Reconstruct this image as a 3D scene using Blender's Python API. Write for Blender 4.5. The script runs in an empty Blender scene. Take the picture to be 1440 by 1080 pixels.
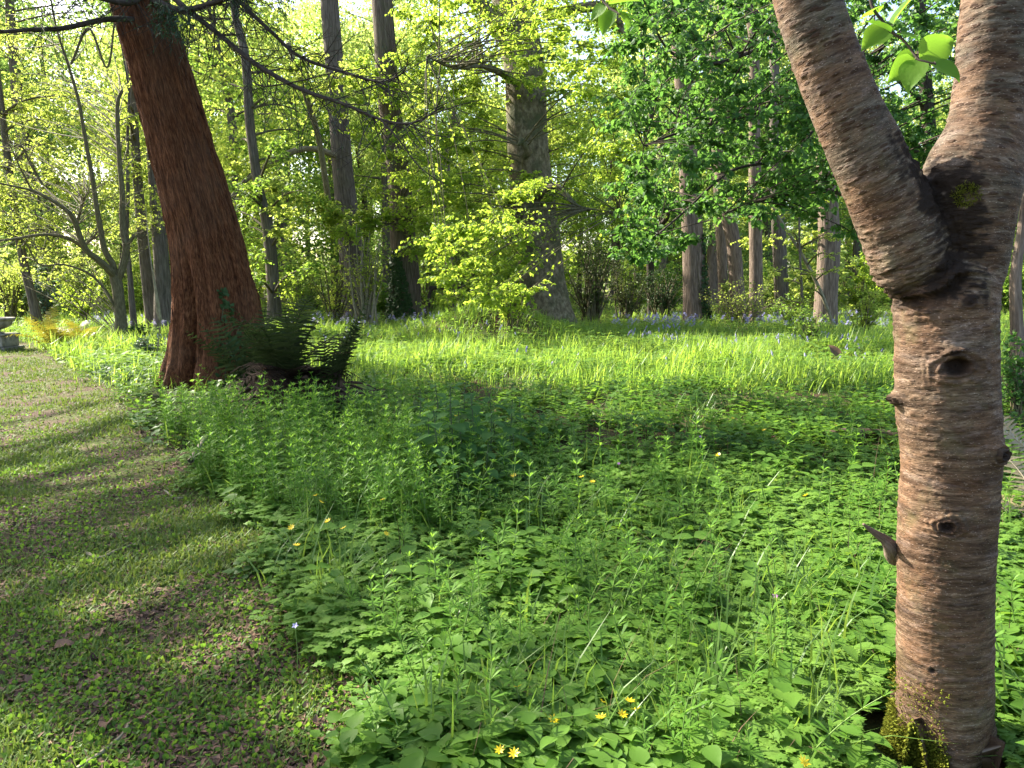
import bpy, math, random
import numpy as np
from mathutils import Vector

RD = math.radians
rng = np.random.default_rng(11)
random.seed(11)
SC = bpy.context.scene
COL = SC.collection

# ------------------------------------------------------------------ camera, sky, sun, exposure
CAM_H, PITCH, F = 1.55, RD(7.64), 1081.0
cd = bpy.data.cameras.new("camera")
cam = bpy.data.objects.new("camera", cd)
COL.objects.link(cam)
cam.location = (0, 0, CAM_H)
cam.rotation_euler = (RD(90) - PITCH, 0, 0)
cd.sensor_width, cd.lens, cd.clip_start, cd.clip_end = 36, 36 * F / 1440, 0.05, 2000
SC.camera = cam

SUN_AZ, SUN_EL = RD(57), RD(37)              # to the left of the view, above the horizon
sunv = np.array([-math.sin(SUN_AZ) * math.cos(SUN_EL), math.cos(SUN_AZ) * math.cos(SUN_EL), math.sin(SUN_EL)])
w = bpy.data.worlds.new("World")
SC.world = w
w.use_nodes = True
nt = w.node_tree
nt.nodes.clear()
sky = nt.nodes.new("ShaderNodeTexSky")
sky.sky_type = 'NISHITA'
sky.sun_disc = False
sky.sun_elevation, sky.sun_rotation = SUN_EL, -SUN_AZ
sky.air_density, sky.dust_density, sky.ozone_density = 1.0, 2.5, 1.0
bg = nt.nodes.new("ShaderNodeBackground")
bg.inputs[1].default_value = 0.115
wo = nt.nodes.new("ShaderNodeOutputWorld")
nt.links.new(sky.outputs[0], bg.inputs[0])
nt.links.new(bg.outputs[0], wo.inputs[0])
sl = bpy.data.lights.new("sun", 'SUN')
sl.energy, sl.angle, sl.color = 5.0, RD(0.53), (1.0, 0.93, 0.80)
so = bpy.data.objects.new("sun", sl)
COL.objects.link(so)
so.location = (-20, 14, 25)
so.rotation_euler = Vector(sunv).to_track_quat('Z', 'Y').to_euler()
SC.view_settings.view_transform = 'Standard'
SC.view_settings.look = 'None'
SC.view_settings.exposure = 2.1
SC.view_settings.gamma = 1
SC.cycles.max_bounces = 8
SC.cycles.diffuse_bounces = 4
SC.cycles.glossy_bounces = 2
SC.cycles.transmission_bounces = 6
SC.cycles.caustics_reflective = False
SC.cycles.caustics_refractive = False
SC.cycles.sample_clamp_indirect = 6

# ------------------------------------------------------------------ pixel <-> place
CP, SP = math.cos(PITCH), math.sin(PITCH)
def ray(px, py):
    a, b = (px - 720) / F, -(py - 540) / F
    return np.array([a, CP + b * SP, -SP + b * CP])
def P(px, py, Y):
    d = ray(px, py)
    return np.array([0, 0, CAM_H]) + d * (Y / d[1])
def G(px, py, z=0.0):
    d = ray(px, py)
    return np.array([0, 0, CAM_H]) + d * ((z - CAM_H) / d[2])
def mpp(px, py, Y):                           # metres per photo pixel there
    return (Y / ray(px, py)[1]) / F
def proj(p):
    q = np.asarray(p, float) - np.array([0, 0, CAM_H])
    f = q[..., 1] * CP - q[..., 2] * SP
    u = q[..., 1] * SP + q[..., 2] * CP
    return 720 + F * q[..., 0] / f, 540 - F * u / f

# ------------------------------------------------------------------ noise
def _h(i, j, k, s):
    n = (i.astype(np.uint32) * np.uint32(374761393) + j.astype(np.uint32) * np.uint32(668265263)
         + k.astype(np.uint32) * np.uint32(2147483647) + np.uint32(s * 974711 + 17))
    n = (n ^ (n >> np.uint32(13))) * np.uint32(1274126177)
    n = n ^ (n >> np.uint32(16))
    return (n & np.uint32(0xffff)).astype(np.float64) / 65535.0
def vnoise(p, seed=0):
    p = np.asarray(p, float)
    f = np.floor(p).astype(np.int64)
    t = p - f
    t = t * t * (3 - 2 * t)
    out = 0
    for a in (0, 1):
        for b in (0, 1):
            for c in (0, 1):
                wgt = (t[:, 0] if a else 1 - t[:, 0]) * (t[:, 1] if b else 1 - t[:, 1]) * (t[:, 2] if c else 1 - t[:, 2])
                out = out + wgt * _h(f[:, 0] + a, f[:, 1] + b, f[:, 2] + c, seed)
    return out * 2 - 1
def fbm(p, seed=0, o=4):
    p = np.asarray(p, float)
    s, a, t = 0, 1, 0
    for i in range(o):
        s = s + a * vnoise(p * 2 ** i, seed + i)
        t += a
        a *= .5
    return s / t

# ------------------------------------------------------------------ mesh containers
class MB:
    def __init__(s):
        s.v, s.a, s.t, s.q, s.tm, s.qm, s.n = [], [], [], [], [], [], 0
    def add(s, V, Fc, mat=0, A=None):
        V = np.asarray(V, np.float32).reshape(-1, 3)
        Fc = np.asarray(Fc, np.int64)
        s.v.append(V)
        s.a.append(np.zeros_like(V) if A is None else np.asarray(A, np.float32))
        if Fc.shape[1] == 3:
            s.t.append(Fc + s.n); s.tm.append(np.full(len(Fc), mat, np.int32))
        else:
            s.q.append(Fc + s.n); s.qm.append(np.full(len(Fc), mat, np.int32))
        s.n += len(V)
        return s
    def build(s, name, mats, parent=None, smooth=True, origin=None):
        V = np.concatenate(s.v)
        if origin is not None:
            V = V - np.asarray(origin, np.float32)
        A = np.concatenate(s.a)
        T = np.concatenate(s.t) if s.t else np.zeros((0, 3), np.int64)
        Q = np.concatenate(s.q) if s.q else np.zeros((0, 4), np.int64)
        mi = np.concatenate(s.tm + s.qm)
        me = bpy.data.meshes.new(name)
        me.vertices.add(len(V))
        me.vertices.foreach_set("co", V.ravel())
        L = np.concatenate([T.ravel(), Q.ravel()]).astype(np.int32)
        me.loops.add(len(L))
        me.loops.foreach_set("vertex_index", L)
        me.polygons.add(len(T) + len(Q))
        st = np.concatenate([np.arange(len(T)) * 3, len(T) * 3 + np.arange(len(Q)) * 4]).astype(np.int32)
        me.polygons.foreach_set("loop_start", st)
        me.polygons.foreach_set("material_index", mi)
        me.polygons.foreach_set("use_smooth", np.full(len(st), smooth))
        at = me.attributes.new("bco", 'FLOAT_VECTOR', 'POINT')
        at.data.foreach_set("vector", A.ravel())
        for m in (mats if isinstance(mats, (list, tuple)) else [mats]):
            me.materials.append(m)
        me.update(calc_edges=True)
        o = bpy.data.objects.new(name, me)
        COL.objects.link(o)
        if origin is not None:
            o.location = origin
        if parent is not None:
            o.parent = parent
            if origin is None:
                o.location = -np.array(parent.location)       # mesh is in world coordinates; parents are unrotated here
        return o

def tag(o, label=None, cat=None, group=None, kind=None):
    if label: o['label'] = label
    if cat: o['category'] = cat
    if group: o['group'] = group
    if kind: o['kind'] = kind
    return o
def thing(name, loc, label, cat, group=None):
    o = bpy.data.objects.new(name, None)
    COL.objects.link(o)
    o.location = [float(x) for x in loc]
    o.empty_display_size = .2
    return tag(o, label, cat, group)
def copy_tree(o, loc, rz, s, label=None, group=None):
    r = o.copy(); COL.objects.link(r)
    r.location = [float(x) for x in loc]
    r.rotation_euler = (0, 0, rz)
    r.scale = (s, s, s)
    if label: r['label'] = label
    if group: r['group'] = group
    for ch in list(o.children):
        c = ch.copy(); COL.objects.link(c); c.parent = r
    return r

def unit(v):
    v = np.asarray(v, float)
    return v / (np.linalg.norm(v, axis=-1, keepdims=True) + 1e-12)
def resample(pts, rad, step):
    pts = np.asarray(pts, float); rad = np.asarray(rad, float)
    n = len(pts)
    Pp = np.vstack([2 * pts[0] - pts[1], pts, 2 * pts[-1] - pts[-2]])
    out, ro = [], []
    for i in range(n - 1):
        p0, p1, p2, p3 = Pp[i:i + 4]
        k = max(1, int(np.linalg.norm(p2 - p1) / step))
        for j in range(k):
            t = j / k
            out.append(.5 * (2 * p1 + (p2 - p0) * t + (2 * p0 - 5 * p1 + 4 * p2 - p3) * t * t + (3 * p1 - p0 - 3 * p2 + p3) * t ** 3))
            ro.append(rad[i] * (1 - t) + rad[i + 1] * t)
    out.append(pts[-1]); ro.append(rad[-1])
    return np.array(out), np.array(ro)
def tube(mb, pts, rad, n=10, step=None, mat=0, rough=0.0, seed=0, flute=0.0, cap=True, rfreq=3.0, s0=0.0):
    pts = np.asarray(pts, float); rad = np.asarray(rad, float)
    if step: pts, rad = resample(pts, rad, step)
    m = len(pts)
    T = unit(np.gradient(pts, axis=0))
    u = np.cross(T[0], [0.13, 1, 0.21]); u = u / np.linalg.norm(u)
    U = np.zeros_like(pts)
    for i in range(m):
        u = u - T[i] * u.dot(T[i]); u = u / np.linalg.norm(u); U[i] = u
    W = np.cross(T, U)
    S = s0 + np.concatenate([[0], np.cumsum(np.linalg.norm(np.diff(pts, axis=0), axis=1))])
    th = np.arange(n) / n * 2 * np.pi
    c, s_ = np.cos(th), np.sin(th)
    rr = np.repeat(rad[:, None], n, 1)
    if rough or flute:
        q = np.stack([np.tile(c * rfreq * .5, m), np.tile(s_ * rfreq * .5, m), np.repeat(S, n) * .8], 1)
        nz = fbm(q, seed, 3).reshape(m, n)
        rr = rr * (1 + rough * nz)
        if flute:
            fl = np.cos(th * 5 + seed)[None, :] * np.exp(-S / max(rad[0] * 2.2, .01))[:, None]
            rr = rr * (1 + flute * fl)
    V = pts[:, None, :] + rr[..., None] * (c[None, :, None] * U[:, None, :] + s_[None, :, None] * W[:, None, :])
    A = np.stack([rad[:, None] * c[None, :], rad[:, None] * s_[None, :], np.repeat(S[:, None], n, 1)], -1)
    i = np.arange(m - 1)[:, None] * n; j = np.arange(n)[None, :]; j2 = (j + 1) % n
    Fq = np.stack([i + j, i + j2, i + n + j2, i + n + j], -1).reshape(-1, 4)
    mb.add(V.reshape(-1, 3), Fq, mat, A.reshape(-1, 3))
    if cap:
        Vc = np.vstack([V[-1], pts[-1] + T[-1] * rad[-1] * .3])
        Fc = np.stack([np.arange(n), (np.arange(n) + 1) % n, np.full(n, n)], 1)
        mb.add(Vc, Fc, mat, np.vstack([A[-1], [0, 0, S[-1]]]))
    return pts, rad

# leaf prototypes: base at the origin, along +Y, upper side +Z, length 1
def _fan(edge, mid):
    return np.array(edge, float), mid
L_KITE = (np.array([[0, 0, 0], [.36, .42, .07], [0, 1, -.05], [-.36, .42, .07]]), np.array([[0, 1, 2], [0, 2, 3]]))
L_NARROW = (np.array([[0, 0, 0], [.11, .45, .03], [0, 1, -.08], [-.11, .45, .03]]), np.array([[0, 1, 2], [0, 2, 3]]))
def ovate(wd=.36, droop=.18, fold=.08, tip=1.0, n=4):
    ys = np.linspace(0, 1, n + 2)
    V = []
    prof = lambda t: wd * (np.sin(np.pi * t ** .75) ** .8) * (1 - .15 * t)
    for t in ys: V.append([0, t, -droop * t * t])
    for sgn in (1, -1):
        for t in ys[1:-1]: V.append([sgn * prof(t), t - .02, -droop * t * t + fold])
    V = np.array(V); Fc = []
    m = n + 2
    for si, sgn in enumerate((1, -1)):
        o = m + si * n
        Fc.append([0, o, 1] if sgn > 0 else [0, 1, o])
        for k in range(n - 1):
            q = [k + 1, o + k, o + k + 1, k + 2]
            a, b = ([q[0], q[1], q[2]], [q[0], q[2], q[3]])
            Fc += [a, b] if sgn > 0 else [a[::-1], b[::-1]]
        Fc.append([n, o + n - 1, n + 1] if sgn > 0 else [n, n + 1, o + n - 1])
    return V, np.array(Fc)
L_OV = ovate()
L_OV3 = ovate(n=3)
L_BIG = ovate(.40, .22, .09, n=8)
def roundleaf(k=9, notch=True):
    a = np.linspace(-np.pi * .86, np.pi * .86, k)
    V = [[0, 0, 0]] + [[.52 * math.sin(x), .42 + .5 * math.cos(x), .07 * math.cos(2 * x)] for x in a]
    return np.array(V), np.array([[0, i + 1, i] for i in range(1, k)])
L_RND = roundleaf()
def lobed():
    pr = [(0, 0), (.25, .05), (.5, .0), (.42, .22), (.62, .42), (.36, .45), (.3, .72), (.14, .68), (0, 1.05)]
    V = [[0, .3, .03]] + [[x, y, -.08 * y] for x, y in pr] + [[-x, y, -.08 * y] for x, y in pr[-2:0:-1]]
    k = len(V) - 1
    return np.array(V), np.array([[0, 1 + i, 1 + (i + 1) % k] for i in range(k)])
L_LOB = lobed()
def blade(seg=3, bend=.5, wd=.03):
    V = []
    for i in range(seg + 1):
        t = i / seg
        y, z = bend * t * t * .9, t * (1 - .35 * bend * t)
        ww = wd * (1 - t ** 2)
        V += [[-ww, y, z], [ww, y, z]]
    Fc = []
    for i in range(seg):
        Fc += [[2 * i, 2 * i + 1, 2 * i + 3], [2 * i, 2 * i + 3, 2 * i + 2]]
    return np.array(V), np.array(Fc)

def frames(d, nrm):
    y = unit(d); x = unit(np.cross(y, nrm)); z = np.cross(x, y)
    return np.stack([x, y, z], -1)               # columns
def put(mb, proto, pos, M, size, mat=0):
    V, Fc = proto
    n, k = len(pos), len(V)
    if n == 0: return
    size = np.broadcast_to(np.asarray(size, float), (n,))
    W = np.einsum('nij,kj->nki', M, V) * size[:, None, None] + np.asarray(pos)[:, None, :]
    FF = (Fc[None] + (np.arange(n) * k)[:, None, None]).reshape(-1, Fc.shape[1])
    mb.add(W.reshape(-1, 3), FF, mat)
def yawM(a, tiltx=None, tilty=None):
    n = len(a)
    c, s = np.cos(a), np.sin(a); z = np.zeros(n); o = np.ones(n)
    Rz = np.stack([np.stack([c, -s, z], -1), np.stack([s, c, z], -1), np.stack([z, z, o], -1)], -2)
    if tiltx is not None:
        c, s = np.cos(tiltx), np.sin(tiltx)
        Rx = np.stack([np.stack([o, z, z], -1), np.stack([z, c, -s], -1), np.stack([z, s, c], -1)], -2)
        Rz = Rz @ Rx
    return Rz
def rdir(n):
    return unit(rng.normal(size=(n, 3)))
def leaves(mb, proto, pos, d, size, droop=.25, flat=.6, mat=0):
    """leaves at pos growing along d, faces mostly up, hanging a little"""
    n = len(pos)
    dd = unit(np.asarray(d) + rdir(n) * .45 + np.array([0, 0, -droop]))
    up = unit(np.array([0, 0, 1.0]) * flat + rdir(n) * (1 - flat) * 1.3)
    put(mb, proto, pos, frames(dd, up), size, mat)

# ------------------------------------------------------------------ materials
def newmat(name):
    m = bpy.data.materials.new(name)
    m.use_nodes = True
    m.node_tree.nodes.clear()
    return m, m.node_tree.nodes, m.node_tree.links
def ramp(ns, stops):
    r = ns.new("ShaderNodeValToRGB")
    e = r.color_ramp.elements
    while len(e) < len(stops): e.new(.5)
    for k, (p, c) in enumerate(stops):
        e[k].position = p; e[k].color = (*c, 1)
    return r
def leafmat(name, c1, c2, t1, t2, trans=.45, rough=.45, spec=.35, veins=False):
    """front colour between c1 and c2 leaf by leaf; light passing through is t1..t2"""
    m, ns, lk = newmat(name)
    geo = ns.new("ShaderNodeNewGeometry")
    r1 = ramp(ns, [(0, c1), (.55, tuple((a + b) / 2 for a, b in zip(c1, c2))), (1, c2)])
    r2 = ramp(ns, [(0, t1), (1, t2)])
    tc = ns.new("ShaderNodeTexCoord")
    nz = ns.new("ShaderNodeTexNoise"); nz.inputs["Scale"].default_value = .9
    lk.new(tc.outputs["Object"], nz.inputs["Vector"])
    mx = ns.new("ShaderNodeMath"); mx.operation = 'MULTIPLY_ADD'
    mx.inputs[1].default_value = .55
    lk.new(geo.outputs["Random Per Island"], mx.inputs[0])
    ml = ns.new("ShaderNodeMath"); ml.operation = 'MULTIPLY'; ml.inputs[1].default_value = .45
    lk.new(nz.outputs["Fac"], ml.inputs[0]); lk.new(ml.outputs[0], mx.inputs[2])
    lk.new(mx.outputs[0], r1.inputs[0]); lk.new(mx.outputs[0], r2.inputs[0])
    p = ns.new("ShaderNodeBsdfPrincipled")
    p.inputs["Roughness"].default_value = rough
    p.inputs["Specular IOR Level"].default_value = spec
    t = ns.new("ShaderNodeBsdfTranslucent")
    lk.new(r1.outputs[0], p.inputs["Base Color"]); lk.new(r2.outputs[0], t.inputs["Color"])
    if veins:
        n2 = ns.new("ShaderNodeTexNoise"); n2.inputs["Scale"].default_value = 90
        lk.new(tc.outputs["Object"], n2.inputs["Vector"])
        b = ns.new("ShaderNodeBump"); b.inputs["Strength"].default_value = .35; b.inputs["Distance"].default_value = .004
        lk.new(n2.outputs["Fac"], b.inputs["Height"]); lk.new(b.outputs[0], p.inputs["Normal"])
    ms = ns.new("ShaderNodeMixShader"); ms.inputs[0].default_value = trans
    o = ns.new("ShaderNodeOutputMaterial")
    lk.new(p.outputs[0], ms.inputs[1]); lk.new(t.outputs[0], ms.inputs[2]); lk.new(ms.outputs[0], o.inputs[0])
    return m
def barkmat(name, dark, mid, light, fa=40, fs=5, bump=.6, dist=.02, patch=None, rough=.9, pscale=1.6, pamt=.5):
    m, ns, lk = newmat(name)
    at = ns.new("ShaderNodeAttribute"); at.attribute_name = "bco"
    mp = ns.new("ShaderNodeMapping"); mp.inputs["Scale"].default_value = (fa, fa, fs)
    lk.new(at.outputs["Vector"], mp.inputs["Vector"])
    n1 = ns.new("ShaderNodeTexNoise"); n1.inputs["Scale"].default_value = 1
    n1.inputs["Detail"].default_value = 6; n1.inputs["Roughness"].default_value = .65
    lk.new(mp.outputs[0], n1.inputs["Vector"])
    r = ramp(ns, [(.30, dark), (.5, mid), (.72, light)])
    lk.new(n1.outputs["Fac"], r.inputs[0])
    col = r.outputs[0]
    if patch:
        tc = ns.new("ShaderNodeTexCoord")
        n2 = ns.new("ShaderNodeTexNoise"); n2.inputs["Scale"].default_value = pscale; n2.inputs["Detail"].default_value = 5
        lk.new(tc.outputs["Object"], n2.inputs["Vector"])
        r2 = ramp(ns, [(.48, (0, 0, 0)), (.66, (pamt,) * 3)])
        lk.new(n2.outputs["Fac"], r2.inputs[0])
        mx = ns.new("ShaderNodeMixRGB"); mx.inputs[2].default_value = (*patch, 1)
        lk.new(r2.outputs[0], mx.inputs[0]); lk.new(col, mx.inputs[1])
        col = mx.outputs[0]
    b = ns.new("ShaderNodeBump"); b.inputs["Strength"].default_value = bump; b.inputs["Distance"].default_value = dist
    lk.new(n1.outputs["Fac"], b.inputs["Height"])
    p = ns.new("ShaderNodeBsdfPrincipled")
    p.inputs["Roughness"].default_value = rough; p.inputs["Specular IOR Level"].default_value = .2
    lk.new(col, p.inputs["Base Color"]); lk.new(b.outputs[0], p.inputs["Normal"])
    o = ns.new("ShaderNodeOutputMaterial"); lk.new(p.outputs[0], o.inputs[0])
    return m
def plain(name, c1, c2, scale=20, rough=.7, bump=.2, island=False, trans=0):
    m, ns, lk = newmat(name)
    tc = ns.new("ShaderNodeTexCoord")
    n1 = ns.new("ShaderNodeTexNoise"); n1.inputs["Scale"].default_value = scale; n1.inputs["Detail"].default_value = 5
    lk.new(tc.outputs["Object"], n1.inputs["Vector"])
    r = ramp(ns, [(.3 if not island else 0, c1), (.7 if not island else 1, c2)])
    if island:
        g = ns.new("ShaderNodeNewGeometry"); lk.new(g.outputs["Random Per Island"], r.inputs[0])
    else:
        lk.new(n1.outputs["Fac"], r.inputs[0])
    p = ns.new("ShaderNodeBsdfPrincipled"); p.inputs["Roughness"].default_value = rough
    p.inputs["Specular IOR Level"].default_value = .3
    lk.new(r.outputs[0], p.inputs["Base Color"])
    b = ns.new("ShaderNodeBump"); b.inputs["Strength"].default_value = bump; b.inputs["Distance"].default_value = .01
    lk.new(n1.outputs["Fac"], b.inputs["Height"]); lk.new(b.outputs[0], p.inputs["Normal"])
    o = ns.new("ShaderNodeOutputMaterial")
    if trans:
        t = ns.new("ShaderNodeBsdfTranslucent"); lk.new(r.outputs[0], t.inputs["Color"])
        ms = ns.new("ShaderNodeMixShader"); ms.inputs[0].default_value = trans
        lk.new(p.outputs[0], ms.inputs[1]); lk.new(t.outputs[0], ms.inputs[2]); lk.new(ms.outputs[0], o.inputs[0])
    else:
        lk.new(p.outputs[0], o.inputs[0])
    return m

M = {}
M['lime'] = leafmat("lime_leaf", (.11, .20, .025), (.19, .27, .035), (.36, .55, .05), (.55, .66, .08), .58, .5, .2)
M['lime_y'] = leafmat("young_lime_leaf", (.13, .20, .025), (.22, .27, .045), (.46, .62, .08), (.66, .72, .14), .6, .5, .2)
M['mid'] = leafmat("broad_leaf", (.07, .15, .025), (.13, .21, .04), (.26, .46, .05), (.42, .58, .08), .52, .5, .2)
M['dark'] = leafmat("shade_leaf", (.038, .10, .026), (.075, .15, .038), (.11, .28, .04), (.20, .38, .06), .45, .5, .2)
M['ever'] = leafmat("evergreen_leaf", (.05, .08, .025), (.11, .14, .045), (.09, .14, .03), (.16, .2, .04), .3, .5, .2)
M['blue'] = leafmat("bluish_leaf", (.05, .10, .055), (.08, .14, .08), (.08, .16, .07), (.14, .22, .09), .25)
M['needle'] = leafmat("conifer_needle", (.02, .05, .02), (.045, .08, .035), (.04, .08, .02), (.07, .12, .03), .2)
M['ivy'] = leafmat("ivy_leaf", (.02, .045, .012), (.05, .09, .025), (.03, .08, .02), (.06, .13, .03), .2, .5, .15)
M['far'] = leafmat("distant_leaf", (.11, .18, .04), (.21, .27, .08), (.40, .56, .10), (.60, .68, .18), .58, .5, .2)
M['fgreen'] = leafmat("distant_green_leaf", (.08, .16, .045), (.15, .22, .07), (.26, .46, .09), (.42, .56, .13), .55, .5, .2)
M['cherry'] = leafmat("cherry_leaf", (.07, .16, .02), (.12, .22, .03), (.20, .42, .03), (.30, .52, .04), .55, .5, .15, True)
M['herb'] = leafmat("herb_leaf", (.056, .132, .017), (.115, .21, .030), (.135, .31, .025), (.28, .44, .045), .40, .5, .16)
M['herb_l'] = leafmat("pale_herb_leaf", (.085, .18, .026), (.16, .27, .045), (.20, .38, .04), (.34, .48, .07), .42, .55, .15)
M['cleaver'] = leafmat("cleaver_leaf", (.072, .175, .022), (.14, .25, .036), (.18, .40, .035), (.32, .50, .05), .45, .5, .12)
M['nettle'] = leafmat("nettle_leaf", (.045, .11, .028), (.075, .15, .04), (.09, .22, .03), (.14, .30, .04), .35, .6, .06)
M['grass'] = leafmat("grass_blade", (.05, .12, .02), (.12, .20, .035), (.14, .28, .03), (.28, .38, .05), .4, .45, .35)
M['meadow'] = leafmat("meadow_blade", (.10, .205, .035), (.20, .29, .06), (.26, .48, .04), (.46, .58, .08), .5, .45, .3)
M['turf'] = leafmat("mown_turf", (.055, .12, .02), (.14, .18, .035), (.14, .25, .03), (.26, .31, .05), .3, .6, .2)
M['fern'] = leafmat("dark_fern", (.024, .036, .011), (.055, .064, .024), (.03, .06, .015), (.06, .09, .025), .25, .7, .05)
M['fern_gold'] = leafmat("golden_fern", (.14, .17, .02), (.32, .24, .03), (.30, .32, .03), (.50, .42, .05), .45)
M['fern_dry'] = leafmat("straw_fern", (.22, .17, .09), (.36, .30, .17), (.3, .24, .1), (.4, .34, .16), .3)
M['celandine'] = leafmat("yellow_petal", (.75, .50, .01), (.85, .62, .02), (.8, .6, .02), (.9, .7, .03), .3, .3, .5)
M['bluebell'] = leafmat("bluebell_petal", (.26, .25, .46), (.42, .41, .60), (.34, .33, .55), (.48, .47, .66), .35)
M['pink'] = leafmat("pink_petal", (.5, .2, .45), (.6, .3, .55), (.6, .3, .5), (.7, .4, .6), .3)
M['litter'] = plain("leaf_litter", (.04, .022, .012), (.20, .115, .07), island=True, rough=.85)
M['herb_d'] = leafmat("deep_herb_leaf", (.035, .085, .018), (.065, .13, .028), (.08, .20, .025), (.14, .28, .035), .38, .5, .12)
M['fern_dead'] = leafmat("dead_fern", (.018, .012, .008), (.055, .036, .022), (.03, .02, .012), (.06, .04, .025), .2, .8, .05)
M['moss'] = leafmat("moss_tuft", (.10, .125, .012), (.23, .25, .03), (.14, .15, .02), (.22, .2, .03), .3, .8, .1)
M['twig'] = barkmat("dark_twig", (.018, .014, .010), (.045, .035, .026), (.09, .07, .055), 60, 12, .4, .004)
M['grey_twig'] = barkmat("mossy_stem", (.05, .045, .025), (.11, .095, .05), (.2, .18, .11), 50, 8, .5, .006)
M['limb'] = barkmat("pale_limb", (.10, .085, .05), (.22, .19, .12), (.36, .32, .22), 40, 8, .5, .01)
M['redwood'] = barkmat("redwood_bark", (.018, .006, .003), (.125, .043, .015), (.29, .125, .055), 75, 7.0, 1.0, .05, (.13, .075, .045), pscale=1.3, pamt=.3)
M['oak'] = barkmat("furrowed_bark", (.04, .028, .019), (.115, .086, .062), (.21, .165, .125), 26, 2.2, 1.0, .05, (.10, .11, .05), pamt=.4)
M['beech'] = barkmat("beech_bark", (.06, .048, .028), (.15, .122, .075), (.29, .25, .165), 9, 6, .8, .04, (.055, .065, .028), pscale=1.5, pamt=.8)
M['grey'] = barkmat("grey_bark", (.045, .036, .028), (.12, .098, .078), (.22, .185, .15), 22, 2.4, .9, .04, (.09, .09, .05), pamt=.3)
M['pink_bark'] = barkmat("pinkish_bark", (.05, .036, .027), (.16, .118, .088), (.29, .225, .175), 24, 2.4, .9, .04)
M['wood'] = plain("pale_broken_wood", (.25, .18, .12), (.48, .40, .30), 30)
M['rot'] = plain("rotting_wood", (.025, .016, .011), (.14, .085, .055), 14, .9, .9)
M['stone'] = plain("weathered_stone", (.12, .11, .09), (.34, .31, .25), 9, .9, .5)
M['iron'] = plain("rusty_iron", (.03, .022, .018), (.09, .06, .045), 30, .6)
M['stem'] = plain("green_stem", (.10, .17, .04), (.16, .24, .06), 8, .5)
M['stem_d'] = plain("dark_stem", (.03, .055, .025), (.06, .09, .035), 8, .6)
# ------------------------------------------------------------------ ground, path
MOUND = P(690, 465, 21.0)
HUMP = P(1150, 500, 16.5)
def hgt(x, y):
    x = np.asarray(x, float); y = np.asarray(y, float)
    q = np.stack([x * .35, y * .35, np.zeros_like(x)], -1).reshape(-1, 3)
    n = fbm(q, 3, 2).reshape(x.shape) * .05 * np.clip((y - 3) / 5, 0.15, 1)
    n = n + .85 * np.exp(-((x - MOUND[0]) ** 2 / 3.5 + (y - MOUND[1]) ** 2 / 4))
    n = n + .12 * np.exp(-((x - HUMP[0]) ** 2 + (y - HUMP[1]) ** 2) / 2.5)
    return n
EDGE = np.array([G(*p)[:2] for p in [(25, 478), (60, 490), (115, 522), (175, 570), (235, 640), (330, 722), (400, 800), (470, 900), (515, 1000), (540, 1080), (560, 1250)]])[::-1]
def edge_x(y):
    y = np.asarray(y, float)
    e = np.interp(y, EDGE[:, 1], EDGE[:, 0])
    e = np.where(y > EDGE[-1, 1], EDGE[-1, 0] - (y - EDGE[-1, 1]) * 1.6, e)
    return e + .10 * np.sin(y * 3.1) + .07 * np.sin(y * 7.3 + 1)

def grid(xs, ys, dz, mask=None):
    X, Y = np.meshgrid(xs, ys)
    V = np.stack([X, Y, hgt(X, Y) + dz], -1).reshape(-1, 3)
    ny, nx = X.shape
    i = np.arange(ny - 1)[:, None] * nx; j = np.arange(nx - 1)[None]
    Fq = np.stack([i + j, i + j + 1, i + nx + j + 1, i + nx + j], -1).reshape(-1, 4)
    return V, Fq
def groundmat():
    m, ns, lk = newmat("woodland_soil")
    tc = ns.new("ShaderNodeTexCoord")
    a = ns.new("ShaderNodeTexNoise"); a.inputs["Scale"].default_value = 38; a.inputs["Detail"].default_value = 8; a.inputs["Roughness"].default_value = .7
    c = ns.new("ShaderNodeTexNoise"); c.inputs["Scale"].default_value = 1.3; c.inputs["Detail"].default_value = 5
    lk.new(tc.outputs["Object"], a.inputs["Vector"]); lk.new(tc.outputs["Object"], c.inputs["Vector"])
    r1 = ramp(ns, [(.28, (.016, .010, .007)), (.5, (.055, .034, .021)), (.72, (.15, .095, .06))])
    r2 = ramp(ns, [(.3, (.022, .035, .010)), (.7, (.07, .09, .022))])
    lk.new(a.outputs["Fac"], r1.inputs[0]); lk.new(a.outputs["Fac"], r2.inputs[0])
    r3 = ramp(ns, [(.42, (0, 0, 0)), (.62, (1, 1, 1))]); lk.new(c.outputs["Fac"], r3.inputs[0])
    mx = ns.new("ShaderNodeMixRGB"); lk.new(r3.outputs[0], mx.inputs[0]); lk.new(r1.outputs[0], mx.inputs[1]); lk.new(r2.outputs[0], mx.inputs[2])
    p = ns.new("ShaderNodeBsdfPrincipled"); p.inputs["Roughness"].default_value = .95; p.inputs["Specular IOR Level"].default_value = .1
    b = ns.new("ShaderNodeBump"); b.inputs["Strength"].default_value = .9; b.inputs["Distance"].default_value = .02
    lk.new(a.outputs["Fac"], b.inputs["Height"]); lk.new(b.outputs[0], p.inputs["Normal"]); lk.new(mx.outputs[0], p.inputs["Base Color"])
    o = ns.new("ShaderNodeOutputMaterial"); lk.new(p.outputs[0], o.inputs[0])
    return m
M['soil'] = groundmat()
xs = np.sinh(np.linspace(-5.2, 5.2, 300)) * 3.2
ys = 8 + np.sinh(np.linspace(-2.6, 5.2, 300)) * 4.0
mb = MB(); V, Fq = grid(xs, ys, 0); mb.add(V, Fq, 0, V)
g = mb.build("ground", M['soil']); tag(g, "dark woodland soil under the herbs and trees", "ground", kind="structure")
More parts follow.
